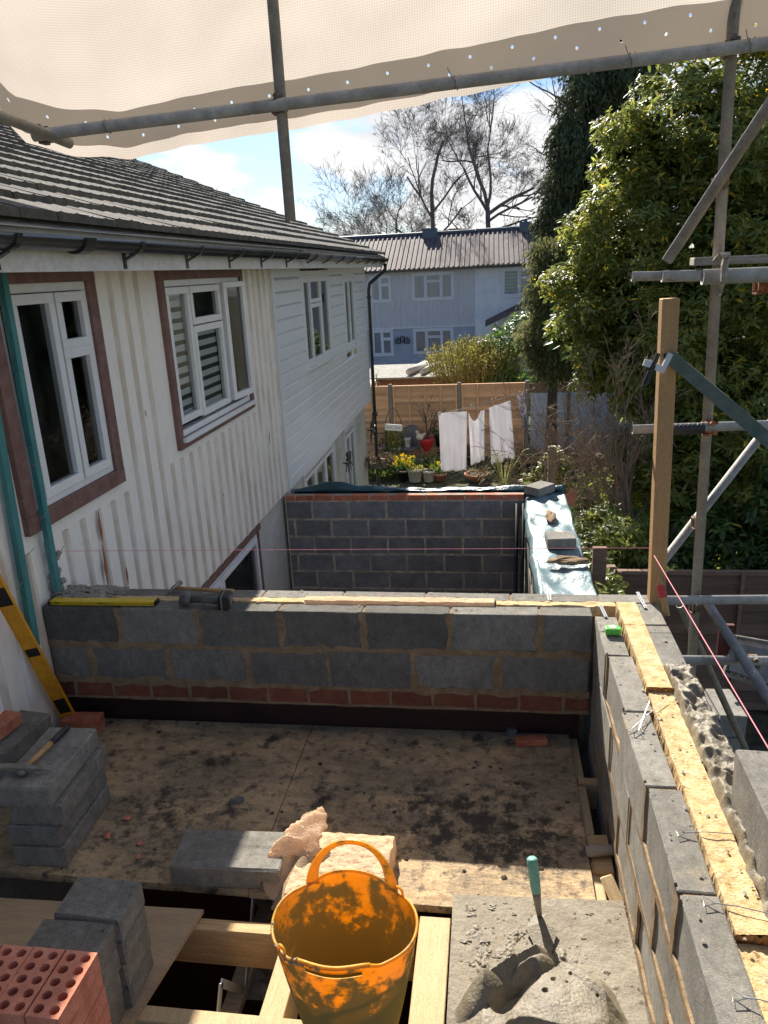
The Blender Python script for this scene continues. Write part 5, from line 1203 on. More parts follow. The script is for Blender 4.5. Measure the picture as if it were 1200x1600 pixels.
coupler(A(1087, 947, y=3.92), 'coupler on the level tube at parapet height')
coupler(A(1085, 990, y=3.98), 'small coupler on the upright below parapet height', .8)
coupler(A(1190, 447, y=3.9), 'dark rusty coupler beneath the stacked tubes at the right edge', 1, 'rust')
coupler(A(1175, 1032, y=3.58), 'coupler where the sunlit tube crosses the lowest level tube')
q = MB(); p = A(1046, 671, y=3.9); p2 = A(1100, 669, y=3.9)
n = 24; q.tube([p.lerp(p2, i/n) for i in range(n+1)], [.0265 + (.003 if i % 3 else 0) for i in range(n+1)], 16)
tag(q.build('black_tape_wrap', M['tape_black'], smooth=True), 'black tape wound round the level tube beside the timber post', 'tape')
q = MB(); q.bar(A(1081, 409, y=3.9), A(1500, 392, y=3.75), .2, .036, up=(0, 0, 1), cham=.003); tag(q.build('scaffold_board', M['timber_grey']), 'short grey scaffold board resting on the stacked tubes', 'scaffold board')
q = MB(); pts = [A(1118, 408, y=3.0), A(1126, 400, y=2.96), A(1136, 398, y=3.0), A(1132, 415, y=2.99), A(1130, 440, y=2.98), A(1126, 452, y=3.0)]
q.tube(pts, [.012, .014, .014, .013, .011, .007], 6); q.tube([A(1130, 445, y=3.0), A(1126, 462, y=3.02)], .004, 5); tag(q.build('webbing_strap', M['timber_grey']), 'pale strap looped over the stacked tubes', 'strap')
for i, (x_, y_) in enumerate(((172, 193), (707, 125), (985, 92), (1178, 62))):
    q = MB(); c = LA.lerp(LC, (A(x_, y_, y=3.7).x - LA.x) / (LC.x - LA.x)); dl = (LC - LA).normalized()
    q.tube([c + dl*(.004*k) + Vector((0, math.cos(k)*.030, math.sin(k)*.030)) for k in range(0, 9)], .0022, 5)
    if i: q.tube([c + Vector((0, -.028, .01)), c + Vector((-.02, -.05, .05))], .002, 5)
    tag(q.build('wire_tie', M['steel']), ['wire tie on the top tube near its left end', 'wire tie on the top tube right of the hanging upright', 'wire tie on the top tube where the sheet edge passes behind', 'wire tie on the top tube right of the tall upright'][i], 'wire tie', 'wire ties on the top tube')

# scaffold sheeting
def sheetmat(name, col, weave=True, k=.5, f=28):
    m = mat(name, col, .8, tuple(c*.95 for c in col), 2.5, grain=0); t = m.node_tree; N = t.nodes; l = t.links.new; b = N['Principled BSDF']
    tc = N.new('ShaderNodeTexCoord'); tr = N.new('ShaderNodeBsdfTranslucent'); ms = N.new('ShaderNodeMixShader'); ms.inputs[0].default_value = k
    src = b.inputs[0].links[0].from_socket; out = src
    if weave:
        fac = None
        for d in ('X', 'Y'):
            w = N.new('ShaderNodeTexWave'); w.bands_direction = d; w.inputs['Scale'].default_value = f; w.inputs['Distortion'].default_value = .25; w.inputs['Detail'].default_value = 0
            l(tc.outputs['UV'], w.inputs[0])
            r = N.new('ShaderNodeMapRange'); r.inputs[1].default_value = .0; r.inputs[2].default_value = .7; r.inputs[3].default_value = .88; r.inputs[4].default_value = 1.0; l(w.outputs['Fac'], r.inputs[0])
            if fac is None: fac = r.outputs[0]
            else:
                mu = N.new('ShaderNodeMath'); mu.operation = 'MULTIPLY'; l(fac, mu.inputs[0]); l(r.outputs[0], mu.inputs[1]); fac = mu.outputs[0]
        mm = N.new('ShaderNodeMix'); mm.data_type = 'RGBA'; mm.blend_type = 'MULTIPLY'; mm.inputs[0].default_value = 1; l(src, mm.inputs[6]); l(fac, mm.inputs[7]); out = mm.outputs[2]
        l(out, b.inputs[0])
    l(out, tr.inputs[0]); l(b.outputs[0], ms.inputs[1]); l(tr.outputs[0], ms.inputs[2])
    # punched eyelets along the hem (two staggered rows), as real holes
    sp = N.new('ShaderNodeSeparateXYZ'); l(tc.outputs['UV'], sp.inputs[0])
    def op(o, a, b_=None, c=None):
        n = N.new('ShaderNodeMath'); n.operation = o
        for i, q_ in enumerate((a, b_, c)):
            if q_ is None: continue
            if isinstance(q_, (int, float)): n.inputs[i].default_value = q_
            else: l(q_, n.inputs[i])
        return n.outputs[0]
    hole = None
    for s0, off in ((.10, 0), (.165, .095)):
        fx = op('SUBTRACT', op('FRACT', op('ADD', op('DIVIDE', op('SUBTRACT', sp.outputs[0], off), .19), 20.5)), .5)
        dx = op('MULTIPLY', fx, .19); dy = op('SUBTRACT', sp.outputs[1], s0)
        d_ = op('SQRT', op('ADD', op('MULTIPLY', dx, dx), op('MULTIPLY', dy, dy))); hh = op('LESS_THAN', d_, .0062)
        hole = hh if hole is None else op('MAXIMUM', hole, hh)
    tp = N.new('ShaderNodeBsdfTransparent'); m3 = N.new('ShaderNodeMixShader'); l(hole, m3.inputs[0]); l(ms.outputs[0], m3.inputs[1]); l(tp.outputs[0], m3.inputs[2])
    l(m3.outputs[0], N['Material Output'].inputs[0]); return m
def sheetuv(o, U, V, nu, nv):
    uv = o.data.uv_layers.new(name='UVMap'); d = np.empty(len(o.data.loops)*2, np.float32); vi = np.empty(len(o.data.loops), np.int32); o.data.loops.foreach_get('vertex_index', vi)
    d[0::2] = U((vi % (nu+1))/nu); d[1::2] = V((vi % (nu+1))/nu, (vi // (nu+1))/nv); uv.data.foreach_set('uv', d)
M['sheet'] = sheetmat('sheet_weave', (.68, .60, .515), True, .42); M['hem'] = sheetmat('sheet_hem', (.60, .54, .45), False, .40); M['eye'] = sheetmat('sheet_eye', (.95, .93, .88), False, .85)
hp = [A(px, py, y=3.95) for px, py in ((-260, 60), (-60, 150), (0, 180), (40, 222), (110, 243), (200, 248), (330, 222), (470, 200), (600, 176), (760, 142), (870, 118), (995, 99), (1110, 84), (1260, 64), (1700, 10))]
def hemz(x):
    for a, b in zip(hp, hp[1:]):
        if a.x <= x <= b.x: return a.z + (b.z - a.z)*(x - a.x)/(b.x - a.x)
    return hp[-1].z if x > hp[-1].x else hp[0].z
def sheetp(x, s, off=0):
    y = 3.95 - .10*s - .10*s*s - (1.1*(s - 2.2)**2 if s > 2.2 else 0); z = hemz(x) * (1 if s < .35 else 1) + s*.93
    fl = max(0, 1 - s/.8)
    y += .045*mn.noise(Vector((x*1.3, s*2.2, 4))) + .010*abs(mn.noise(Vector((x*2.4 + s*1.5, s*3.5 - x, 21)))) + .006*mn.noise(Vector((x*5, s*5, 9))) + .010*mn.noise(Vector((x*1.2 + s*3, s*5 - x*1.5, 13))) + off
    z += .012*mn.noise(Vector((x*7, 3, 1)))*fl
    return (x, y, z)
st = empty('scaffold_sheeting', 'large cream woven scaffold sheet hung across the top of the picture', 'sheeting')
q = MB(); q.grid(lambda u, v: sheetp(-3.0 + 6.2*u, 2.4*v), 170, 76); o = q.build('woven_sheet', M['sheet'], st, smooth=True); sheetuv(o, lambda u: -3.0 + 6.2*u, lambda u, v: 2.4*v, 170, 76)
q = MB(); hs_ = lambda u, v: .045 + .17*v + .012*np.sin(u*9); q.grid(lambda u, v: sheetp(-2.6 + 5.8*u, float(hs_(u, v)), -.004), 170, 6); o = q.build('hem_band', M['hem'], st, smooth=True); sheetuv(o, lambda u: -2.6 + 5.8*u, hs_, 170, 6)

# ------------------------------------------------------------------ outside right: blocks, rack
k = 0
base = A(1130, 1110, z=-1.35)
for c in range(2):
    for l_ in range(4):
        o = blockthing('concrete_block', (base.x - .19 + .235*c, base.y + .1, -2.55 + .0 + .215*0 + .22*l_ + .35), (.22, .44, .215), R_(2), ['lowest', 'second', 'third', 'top'][l_] + ' block of the ' + ('left' if c == 0 else 'right') + ' column of the shaded pile outside the right wall', 'blocks piled outside the right wall'); k += 1
blockthing('pallet', (base.x - .07, base.y + .1, -2.6), (1.0, 1.0, .4), 0, 'low timber pallet base under the outside block pile', m='timber_grey')
rk = empty('garden_rack', 'white framed mesh rack lying beyond the lowest scaffold tube', 'rack')
p0 = A(1130, 1052, y=6.3); p1 = A(1270, 1100, y=6.3); p2 = A(1150, 995, y=6.6); p3 = A(1290, 1020, y=6.6)
q = MB()
for a, b in ((p0, p1), (p2, p3), (p0, p2)): q.bar(a, b, .02, .03)
q.build('rack_frame', M['lvl_grey'], rk); q = MB()
for i in range(14):
    t = i/13; q.tube([p0.lerp(p1, t), p0.lerp(p1, t) + (p2 - p0)*.45], .004, 4)
for i in range(4): q.tube([p0 + (p2 - p0)*.12*i, p1 + (p2 - p0)*.12*i], .004, 4)
q.build('wire_mesh', M['wire'], rk)
q = MB(); a = p0 + Vector((.05, .02, .02)); b_ = p2 + Vector((.0, .05, 0)); q.add([a, a + (p1 - p0)*.9, b_ + (p3 - p2)*.9, b_], [(0, 1, 2, 3)]); q.build('panel', M['lvl_grey'], rk, solid=.01)
q = MB(); p = A(1128, 1000, y=6.6); q.box((p.x - .03, p.y, p.z - .25), (p.x + .1, p.y + .04, p.z + .15)); M['dark_red'] = mat('dark_red', (.10, .02, .02), .6, (.06, .012, .012), 9)
tag(q.build('red_crate', M['dark_red']), 'dark red crate end beside the mesh rack', 'crate')

# ================================================================== VEGETATION
def leafmesh(name, m, C_, D_, N_, Ls, Ws, tint, parent=None, fold=.12):
    """leaves: centres C, directions D, normals N, lengths, widths"""
    n = len(C_); S_ = np.cross(D_, N_); S_ /= np.linalg.norm(S_, axis=1)[:, None] + 1e-9
    N_ = np.cross(S_, D_)
    L_ = Ls[:, None]; W_ = Ws[:, None]
    v = np.stack([C_, C_ + D_*L_*.35 + S_*W_*.5 + N_*W_*fold, C_ + D_*L_*.35 - S_*W_*.5 + N_*W_*fold, C_ + D_*L_*.75 + S_*W_*.38 - N_*L_*.03 + N_*W_*fold, C_ + D_*L_*.75 - S_*W_*.38 - N_*L_*.03 + N_*W_*fold, C_ + D_*L_ - N_*L_*.1, C_ + D_*L_*.36, C_ + D_*L_*.75 - N_*L_*.03], 1).reshape(-1, 3)
    q = np.array([[0, 6, 1, 1], [0, 2, 6, 6], [1, 6, 7, 3], [2, 4, 7, 6], [3, 7, 5, 5], [4, 5, 7, 7]])
    f = []
    tri = np.array([[0, 6, 1], [0, 2, 6], [3, 7, 5], [7, 4, 5]]); quad = np.array([[1, 6, 7, 3], [6, 2, 4, 7]])
    base = (np.arange(n)*8)[:, None]
    loops = np.concatenate([(base + tri.reshape(1, -1)), (base + quad.reshape(1, -1))], 1).reshape(-1)
    st_ = []; tot = np.tile(np.array([3, 3, 3, 3, 4, 4]), n); start = np.concatenate([[0], np.cumsum(tot)[:-1]])
    me = bpy.data.meshes.new(name); me.vertices.add(n*8); me.vertices.foreach_set('co', v.reshape(-1).astype(np.float32))
    me.loops.add(len(loops)); me.loops.foreach_set('vertex_index', loops.astype(np.int32))
    me.polygons.add(len(tot)); me.polygons.foreach_set('loop_start', start.astype(np.int32))
    me.update(calc_edges=True)
    a = me.attributes.new('tint', 'FLOAT', 'FACE'); a.data.foreach_set('value', np.repeat(tint, 6).astype(np.float32))
    me.materials.append(m); me.validate()
    o = bpy.data.objects.new(name, me); COL.objects.link(o); o.parent = parent; return o
def unit(a): return a / (np.linalg.norm(a, axis=1)[:, None] + 1e-9)
def shell(ells, n, inner=.35, seed=1, cut=None):
    """points near the surface of a union of ellipsoids, with outward normals"""
    r = np.random.default_rng(seed); E = np.array(ells, float); vol = (E[:, 3]*E[:, 4]*E[:, 5])**(2/3); P = []; O = []
    pick = r.choice(len(E), n*2, p=vol/vol.sum()); d = unit(r.normal(size=(n*2, 3)))
    rad = 1 - inner*r.random(n*2)**1.6
    for i in range(n*2):
        e = E[pick[i]]; p = e[:3] + d[i]*e[3:6]*rad[i]; q = (p - E[:, :3])/E[:, 3:6]; dd = (q*q).sum(1); dd[pick[i]] = 9
        if dd.min() < .55: continue
        if cut is not None and not cut(p): continue
        P.append(p); O.append(d[i])
        if len(P) >= n: break
    return np.array(P), unit(np.array(O))
def clump_ells(big, n, r0, r1, seed):
    r = np.random.default_rng(seed); out = []
    for (cx, cy, cz, rx, ry, rz) in big:
        out.append((cx, cy, cz, rx*.82, ry*.82, rz*.82))
    P, O = shell(big, n, .12, seed)
    for p in P: k = r.uniform(r0, r1); out.append((*p, k, k, k*r.uniform(.7, 1.0)))
    return out
def rosettes(P, O, k, L0, L1, W, seed, droop=.35, spread=1.0):
    r = np.random.default_rng(seed); n = len(P); ax = unit(O*.7 + np.array([0, 0, .7]) + r.normal(size=(n, 3))*.35)
    t1 = unit(np.cross(ax, r.normal(size=(n, 3)))); t2 = np.cross(ax, t1)
    C_, D_, N_, L_ = [], [], [], []; ph = r.random(n)*6.28
    for j in range(k):
        a = ph + j*2*np.pi/k + r.normal(size=n)*.2
        rad = t1*np.cos(a)[:, None] + t2*np.sin(a)[:, None]
        d = unit(rad*spread + ax*r.uniform(-.1, .7, size=(n, 1)) - np.array([0, 0, 1])*droop)
        C_.append(P + r.normal(size=(n, 3))*.02); D_.append(d); N_.append(unit(ax + rad*.2)); L_.append(r.uniform(L0, L1, n))
    C_ = np.concatenate(C_); D_ = np.concatenate(D_); N_ = np.concatenate(N_); L_ = np.concatenate(L_)
    return C_, D_, N_, L_, L_*W
def limb_tree(name, parent, m, base, tips, r0, seed):
    q = MB(); rr = random.Random(seed); b = Vector(base)
    for t in tips:
        t = Vector(t); pts = [b]; n = 7
        for i in range(1, n): 
            p = b.lerp(t, i/n) + Vector([rr.uniform(-1, 1)*.06*(t - b).length for _ in range(3)]) * math.sin(math.pi*i/n); pts.append(p)
        pts.append(t); q.tube(pts, [r0*(1 - .85*i/n) for i in range(n + 1)], 7)
    return q.build(name, m, parent, smooth=True)

# laurel on the right
lr = empty('laurel_tree', 'huge glossy laurel with scattered yellow leaves filling the right side', 'tree')
def pxb(lst):
    out = []
    for px, py, rp, y in lst: c = A(px, py, y=y); r_ = rp*y/1180; out.append((c.x, y, c.z, r_, min(r_, 1.7), r_))
    return out
big = pxb([(1020, 270, 80, 12.6), (975, 380, 75, 12.2), (925, 450, 55, 12.0), (1000, 200, 35, 12.8), (1100, 180, 110, 12.6), (1040, 500, 120, 11.6), (985, 560, 62, 11.4), (905, 515, 40, 12.2), (1150, 400, 160, 12.2), (1120, 620, 130, 10.8), (1180, 250, 150, 13.2), (1090, 740, 120, 10.4), (1200, 760, 140, 10.6)])
P, O = shell(clump_ells(big, 200, .16, .42, 5), 16000, .75, 11, cut=lambda p: p[1] < 13.2 and p[2] > -2.5)
C_, D_, N_, L_, W_ = rosettes(P, O, 7, .05, .15, .30, 12, .3)
leafmesh('crown', M['laurel'], C_, D_, N_, L_, W_, np.random.default_rng(3).random(len(C_)), lr)
P, O = shell([(e[0], e[1] + .5, e[2], e[3]*.62, e[4]*.5, e[5]*.62) for e in big], 900, .2, 21)
C_, D_, N_, L_, W_ = rosettes(P, O, 6, .3, .45, .4, 22, .3)
leafmesh('inner_leaves', M['ivy'], C_, D_, N_, L_, W_, np.random.default_rng(4).random(len(C_))*.5, lr)
limb_tree('trunk', lr, M['bark'], (4.6, 12.4, -2.6), [(b[0], b[1], b[2]) for b in big[:10]], .12, 3)

# ivy / laurel understorey behind the low walls
us = empty('evergreen_shrub', 'dark glossy evergreen shrub above the weathered fence and beside the plastic sheet', 'shrub')
big = [(2.1, 9.4, -1.6, .8, .8, .8), (3.4, 9.6, -1.5, 1.2, .9, .95), (1.7, 10.6, -1.7, .5, .9, .7), (4.6, 9.8, -.8, 1.5, 1.0, 1.2)]
P, O = shell(clump_ells(big, 40, .2, .4, 8), 3300, .3, 31, cut=lambda p: p[1] > 8.1 and p[2] > -2.4)
C_, D_, N_, L_, W_ = rosettes(P, O, 6, .09, .16, .36, 32, .4); leafmesh('foliage', M['ivy'], C_, D_, N_, L_, W_, np.random.default_rng(5).random(len(C_)), us)
limb_tree('stem', us, M['bark'], (2.6, 9.6, -2.6), [(2.0, 9.4, -1.0), (3.2, 9.6, -.4), (1.6, 10.4, -.9), (4.4, 9.8, -.3)], .04, 5)
us2 = empty('evergreen_shrub', 'low leafy shrub directly beside the far end of the pale plastic sheet', 'shrub')
big = [(1.2, 8.6, -1.25, .3, .7, .75), (1.25, 7.4, -1.5, .3, .6, .8), (1.5, 9.2, -1.25, .4, .6, .7)]
P, O = shell(clump_ells(big, 24, .12, .24, 9), 1500, .4, 33, cut=lambda p: p[0] > .95 and p[2] > -2.5)
C_, D_, N_, L_, W_ = rosettes(P, O, 6, .07, .13, .36, 34, .4); leafmesh('foliage', M['laurel'], C_, D_, N_, L_, W_, np.random.default_rng(6).random(len(C_))*.97, us2)
limb_tree('stem', us2, M['bark'], (1.3, 8.5, -2.6), [(1.1, 8.6, -.6), (1.3, 7.5, -1.0), (1.5, 9.2, -.5)], .03, 6)

# bare twiggy shrub leaning left
def twigs(q, p, d, l, r, depth, rr, spread=.5, up=.0, grav=0, nseg=3, kids=(2, 4), shrink=.72, minr=.004):
    pts = [p]; rs = [r]; dd = d.copy()
    for i in range(nseg):
        dd = (dd + Vector([rr.uniform(-1, 1)*.22 for _ in range(3)]) + Vector((0, 0, up - grav))*.12).normalized()
        p = p + dd * l / nseg; pts.append(p); rs.append(max(minr, r*(1 - .35*(i+1)/nseg)))
    q.tube(pts, rs, 6 if r > .03 else 4 if r > .012 else 3, caps=False)
    if depth <= 0: return
    for k in range(rr.randint(*kids)):
        t = rr.randint(1, nseg); nd = (dd + Vector([rr.uniform(-1, 1)*spread for _ in range(3)]) + Vector((0, 0, up))*.3).normalized()
        twigs(q, pts[t], nd, l*shrink*rr.uniform(.8, 1.15), rs[t]*.62, depth - 1, rr, spread, up, grav, nseg, kids, shrink, minr)
bs = empty('bare_shrub', 'bare reddish brown twiggy shrub leaning left in front of the blue grey fence', 'shrub')
q = MB(); rr = random.Random(5); b0 = Vector((2.25, 9.9, -2.2))
b0 = A(985, 830, y=9.8); b0.z -= .25
for i in range(8):
    tx, ty = [(845, 520), (868, 545), (895, 560), (930, 600), (850, 640), (905, 500), (960, 640), (880, 600)][i]
    t = A(tx, ty, y=9.8 + rr.uniform(-.8, 1.0)); d = (t - b0); l = d.length; d.normalize()
    twigs(q, b0 + Vector((rr.uniform(-.1, .1), rr.uniform(-.1, .1), 0)), d, l*.42, .030 - .002*i, 6, rr, .5, .1, 0, 4, (2, 3), .66, .0028)
q.build('branches', M['twig_red'], bs)
b2 = A(960, 790, y=10.3)
q = MB()
for i in range(56): twigs(q, A(rr.uniform(845, 1000), rr.uniform(700, 800), y=rr.uniform(9.8, 11.5)), Vector((rr.uniform(-1, .5), rr.uniform(-.4, .4), rr.uniform(.1, 1))).normalized(), rr.uniform(.35, .7), .009, 3, rr, .6, .1, .1, 3, (2, 3), .7, .0028)
q.build('twigs', M['twig_red'], bs)

# willow like shrub, green bush, conifers
wlw = empty('yellow_green_shrub', 'rounded yellow green shrub of fine upright twigs behind the orange fence', 'shrub')
wc = A(745, 560, y=23); q = MB(); rr = random.Random(8); tips = []
for i in range(700):
    a = rr.uniform(0, 6.28); s = rr.random()**.6
    b = Vector((wc.x + math.cos(a)*s*.75, wc.y + math.sin(a)*s*.75, -1.6)); lean = Vector((math.cos(a)*s*.75, math.sin(a)*s*.6, 0))
    h = 2.1 + .5*rr.random() - .55*s*s; e = b + lean + Vector((rr.uniform(-.15, .15), rr.uniform(-.15, .15), h*.82)); q.tube([b, b.lerp(e, .5) + lean*.18, e], [.009, .007, .004], 3, caps=False)
    for k in range(11): tips.append(b.lerp(e, rr.uniform(.35, 1.0)**.6) + lean*.1 + Vector([rr.uniform(-.06, .06) for _ in range(3)]))
q.build('stems', mat('willow_stem', (.22, .19, .08), .9), wlw)
T = np.array([tuple(t) for t in tips]); n = len(T); r = np.random.default_rng(9)
leafmesh('foliage', M['willow'], T, unit(r.normal(size=(n, 3)) + [0, 0, .8]), unit(r.normal(size=(n, 3))), r.uniform(.05, .11, n), r.uniform(.015, .035, n), r.random(n), wlw)
def bushy(name, label, big, n, m, L0, L1, W, seed, cat='shrub', k=5, cl=(30, .2, .5), droop=.3, base=None, inner=.3, group=None, cut=None):
    r_ = empty(name, label, cat, group); P, O = shell(clump_ells(big, cl[0], cl[1], cl[2], seed), n, inner, seed + 1, cut)
    C_, D_, N_, L_, W_ = rosettes(P, O, k, L0, L1, W, seed + 2, droop); leafmesh('crown', M[m], C_, D_, N_, L_, W_, np.random.default_rng(seed).random(len(C_)), r_)
    bx = big[0]; limb_tree('trunk', r_, M['bark'], base or (bx[0], bx[1], -2.6), [(b[0], b[1], b[2]) for b in big[:4]], .09, seed); return r_
c = A(800, 545, y=22.6); bushy('green_bush', 'bright green bush between the yellow green shrub and the drooping conifer', [(c.x, 22.6, c.z - .2, .65, .7, 1.15), (c.x + .3, 22.9, c.z - .9, .8, .8, 1.0)], 1500, 'bush', .09, .16, .4, 41)
# dark tall conifer
def conifer(name, label, blobs, n, m, seed, L0, L1, W, plume=.5):
    """drooping sprays: each spray a hanging fan of narrow leaflets"""
    r_ = empty(name, label, 'tree'); r = np.random.default_rng(seed); P, O = shell(blobs, n, .35, seed)
    C_, D_, N_ = [], [], []
    dr = unit(O*np.array([1, 1, .2])*.55 + np.array([0, 0, -.9]) + r.normal(size=(len(P), 3))*.15)
    for j in range(12):
        t = (j / 12)*plume; side = r.normal(size=(len(P), 3))*.10
        C_.append(P + dr*t + side*(.4 + t)); D_.append(unit(dr + r.normal(size=(len(P), 3))*.28)); N_.append(unit(O + r.normal(size=(len(P), 3))*.4))
    C_ = np.concatenate(C_); D_ = np.concatenate(D_); N_ = np.concatenate(N_); nn = len(C_); L_ = r.uniform(L0, L1, nn)
    leafmesh('crown', M[m], C_, D_, N_, L_, L_*W, r.random(nn), r_)
    b = blobs[0]; q = MB(); q.tube([(b[0], b[1], -2.6), (b[0], b[1], b[2] + b[5]*.7)], [.16, .04], 8); q.build('trunk', M['bark'], r_, smooth=True); return r_
def col(pts, y, ry): 
    out = []
    for (px, py, w) in pts: c = A(px, py, y=y); rw_ = w * y / 1180; out.append((c.x, y, c.z, rw_, min(rw_, ry), rw_*1.2))
    return out
def subdiv(bl, n, a, b, seed):
    return clump_ells(bl, n, a, b, seed)
conifer('dark_conifer', 'tall dark drooping conifer against the sky above the laurel', subdiv(col([(945, 130, 36), (960, 80, 36), (935, 190, 36), (915, 245, 34), (945, 250, 50), (905, 310, 36), (950, 340, 60), (885, 300, 16), (880, 330, 16)], 27, 2.5), 60, .3, .7, 51), 5200, 'conifer', 52, .10, .22, .3, .6)
conifer('drooping_cypress', 'mid green cypress with hanging sprays in front of the white far house', subdiv(col([(868, 390, 18), (860, 440, 24), (880, 440, 30), (858, 490, 28), (885, 510, 36), (866, 545, 26)], 19, 1.3), 60, .15, .38, 54), 4600, 'cypress', 55, .06, .13, .3, .38)

# bare trees against the sky
def baretree(name, label, base, h, seed, forks, r0, spread=.55, dep=7, l0=3.2):
    r_ = empty(name, label, 'tree', 'bare trees behind the far houses'); q = MB(); rr = random.Random(seed); b = Vector(base); pts = [b]; 
    top = b + Vector((0, 0, h)); q.tube([b, b.lerp(top, .5) + Vector((.1, 0, 0)), top], [r0, r0*.85, r0*.7], 10); q.build('trunk', M['bark_far'], r_, smooth=True)
    q = MB()
    for (dx, dz, ll, rk, at_) in forks:
        p = b + Vector((0, 0, h*at_)); d = Vector((dx, rr.uniform(-.4, .4), dz)).normalized()
        twigs(q, p, d, ll, r0*rk, dep, rr, spread, .18, 0, 4, (2, 3), .74, .0062)
    q.build('branches', M['bark_far'], r_); return r_
c = A(676, 372, y=52); 
baretree('bare_tree', 'tall bare tree with a straight trunk, left of the pair above the grey roof', (c.x, 52, -2.6), 9.5, 5, [(0, 1, 3.6, .66, 1), (-.8, .55, 3.2, .45, .62), (.8, .6, 2.8, .4, .7), (-.9, .3, 3.2, .38, .52), (-.6, .8, 3.0, .45, .85), (.6, .8, 2.8, .42, .88), (-1, .1, 3.4, .4, .5), (.9, .25, 2.4, .35, .56)], .19, .6, 8)
c = A(762, 362, y=50)
baretree('bare_tree', 'bare spreading oak with a forked trunk, right of the pair above the grey roof', (c.x, 50, -2.6), 8.4, 12, [(-.25, 1, 3.6, .62, 1), (.75, .8, 3.6, .6, .95), (-.95, .35, 3.4, .45, .82), (1, .25, 3.0, .4, .85), (-.6, .8, 3.2, .45, .97), (.95, .5, 3.2, .42, .9), (-1.1, .1, 3.6, .36, .74), (.3, 1, 3.2, .5, 1.0)], .21, .65, 8)
c = A(618, 372, y=56)
baretree('bare_tree', 'low bare tree left of the pair, spreading along the roof ridge', (c.x, 56, -2.6), 6.4, 22, [(-.8, .6, 1.7, .5, 1), (.8, .45, 1.7, .5, 1), (0, 1, 1.9, .5, 1), (-1, .2, 1.7, .4, .95), (1, .2, 1.7, .4, .95)], .2, .65, 6)
c = A(335, 300, y=58)
baretree('bare_tree', 'tips of a small bare tree showing over the tiled roof', (c.x, 58, -2.6), 7.6, 31, [(-.4, 1, 1.6, .4, 1), (.5, 1, 1.6, .4, 1), (0, 1, 1.7, .4, 1)], .15, .5, 4)
c = A(900, 200, y=46)
baretree('bare_tree', 'bare branches crossing the sky above the dark conifer and laurel', (c.x + 1.4, 46, -2.6), 11.5, 42, [(-.7, .9, 3.2, .5, 1), (-.9, .5, 3, .45, .9), (.4, 1, 3, .5, 1), (.8, .5, 3, .45, .95), (-.9, .25, 2.4, .4, .85)], .24, .55, 5)

# ================================================================== THE GARDEN
GZ0 = -2.56
def gpt(px, py): return A(px, py, z=GZ0)
# washing line and towels
lineA = A(684, 646, y=16.6); lineB = A(836, 606, y=19.6)
q = MB(); q.tube([lineA + (lineA - lineB)*.05 , lineA.lerp(lineB, .33) - Vector((0, 0, .05)), lineA.lerp(lineB, .66) - Vector((0, 0, .05)), lineB], .008, 5)
for t in (.02, .31, .34, .52, .56, .82, .9): p = lineA.lerp(lineB, t); q.box((p.x - .012, p.y - .012, p.z - .07), (p.x + .012, p.y + .012, p.z + .01))
tag(q.build('washing_line', M['cream_pot']), 'washing line with pegs strung across the garden', 'washing line')
def towel(px0, px1, py0a, py0b, py1a, py1b, y, label, seed, scal=0, mt='towel', name='towel', grp='white towels on the line'):
    q = MB(); a = A(px0, py0a, y=y); b = A(px1, py0b, y=y + .25); c = A(px0 + (4 if px0 < 800 else 10), py1a, y=y); d = A(px1 + (6 if px0 > 750 else 0), py1b, y=y + .25)
    def fn(u, v):
        t = a.lerp(b, u); e = c.lerp(d, u); p = t.lerp(e, v); fo = .045*math.sin(u*13 + seed + v*1.6)*(.3 + v) + .03*math.sin(u*29 + seed*3 - v*2)*(.2 + .6*v) + .05*mn.noise(Vector((u*5, v*2.5, seed)))
        return (p.x, p.y + fo, p.z - scal*math.sin(math.pi*min(1, u*1.3))*(1-v)**3)
    q.grid(fn, 30, 30); o = q.build(name, M[mt], smooth=True, solid=.008)
    return tag(o, label, name, grp)
towel(685, 729, 645, 643, 736, 735, 16.8, 'widest white towel, hanging at the left end of the line', 1)
towel(732, 757, 645, 641, 727, 719, 17.5, 'narrow white towel in the middle with a sagging top edge', 2, .22)
towel(764, 798, 637, 626, 726, 716, 18.1, 'white towel hanging at the right of the three, skewed at its foot', 4, 0)
towel(808, 819, 620, 613, 672, 668, 19.2, 'small patterned purple and white garment at the right end of the line', 5, 0, 'garment', 'garment', None)
# pots, chair, obelisk
def pot(name, px, py, r, h, mt, label, kind='taper', plant=None, y=None, cat='plant pot', group=None):
    c = gpt(px, py) if y is None else A(px, py, y=y); root = empty(name, label, cat, group); q = MB()
    z = GZ0 if y is None else c.z
    prof = [(r*.68, z), (r*.72, z + .01), (r*.93, z + h*.82), (r, z + h*.83), (r*1.02, z + h), (r*.92, z + h), (r*.88, z + h*.85)]
    if kind == 'bowl': prof = [(r*.4, z), (r*.45, z + h*.1), (r*.8, z + h*.45), (r*.98, z + h*.8), (r*1.02, z + h), (r*.92, z + h), (r*.85, z + h*.8)]
    q.lathe(prof, (c.x, c.y, 0), 24); q.build('pot', M[mt], root, smooth=True)
    s = MB(); s.lathe([(r*.9, z + h*.86), (0, z + h*.88)], (c.x, c.y, 0), 16); s.build('compost', M['soil'], root)
    if plant: plant(root, Vector((c.x, c.y, z + h*.85)), r)
    return root
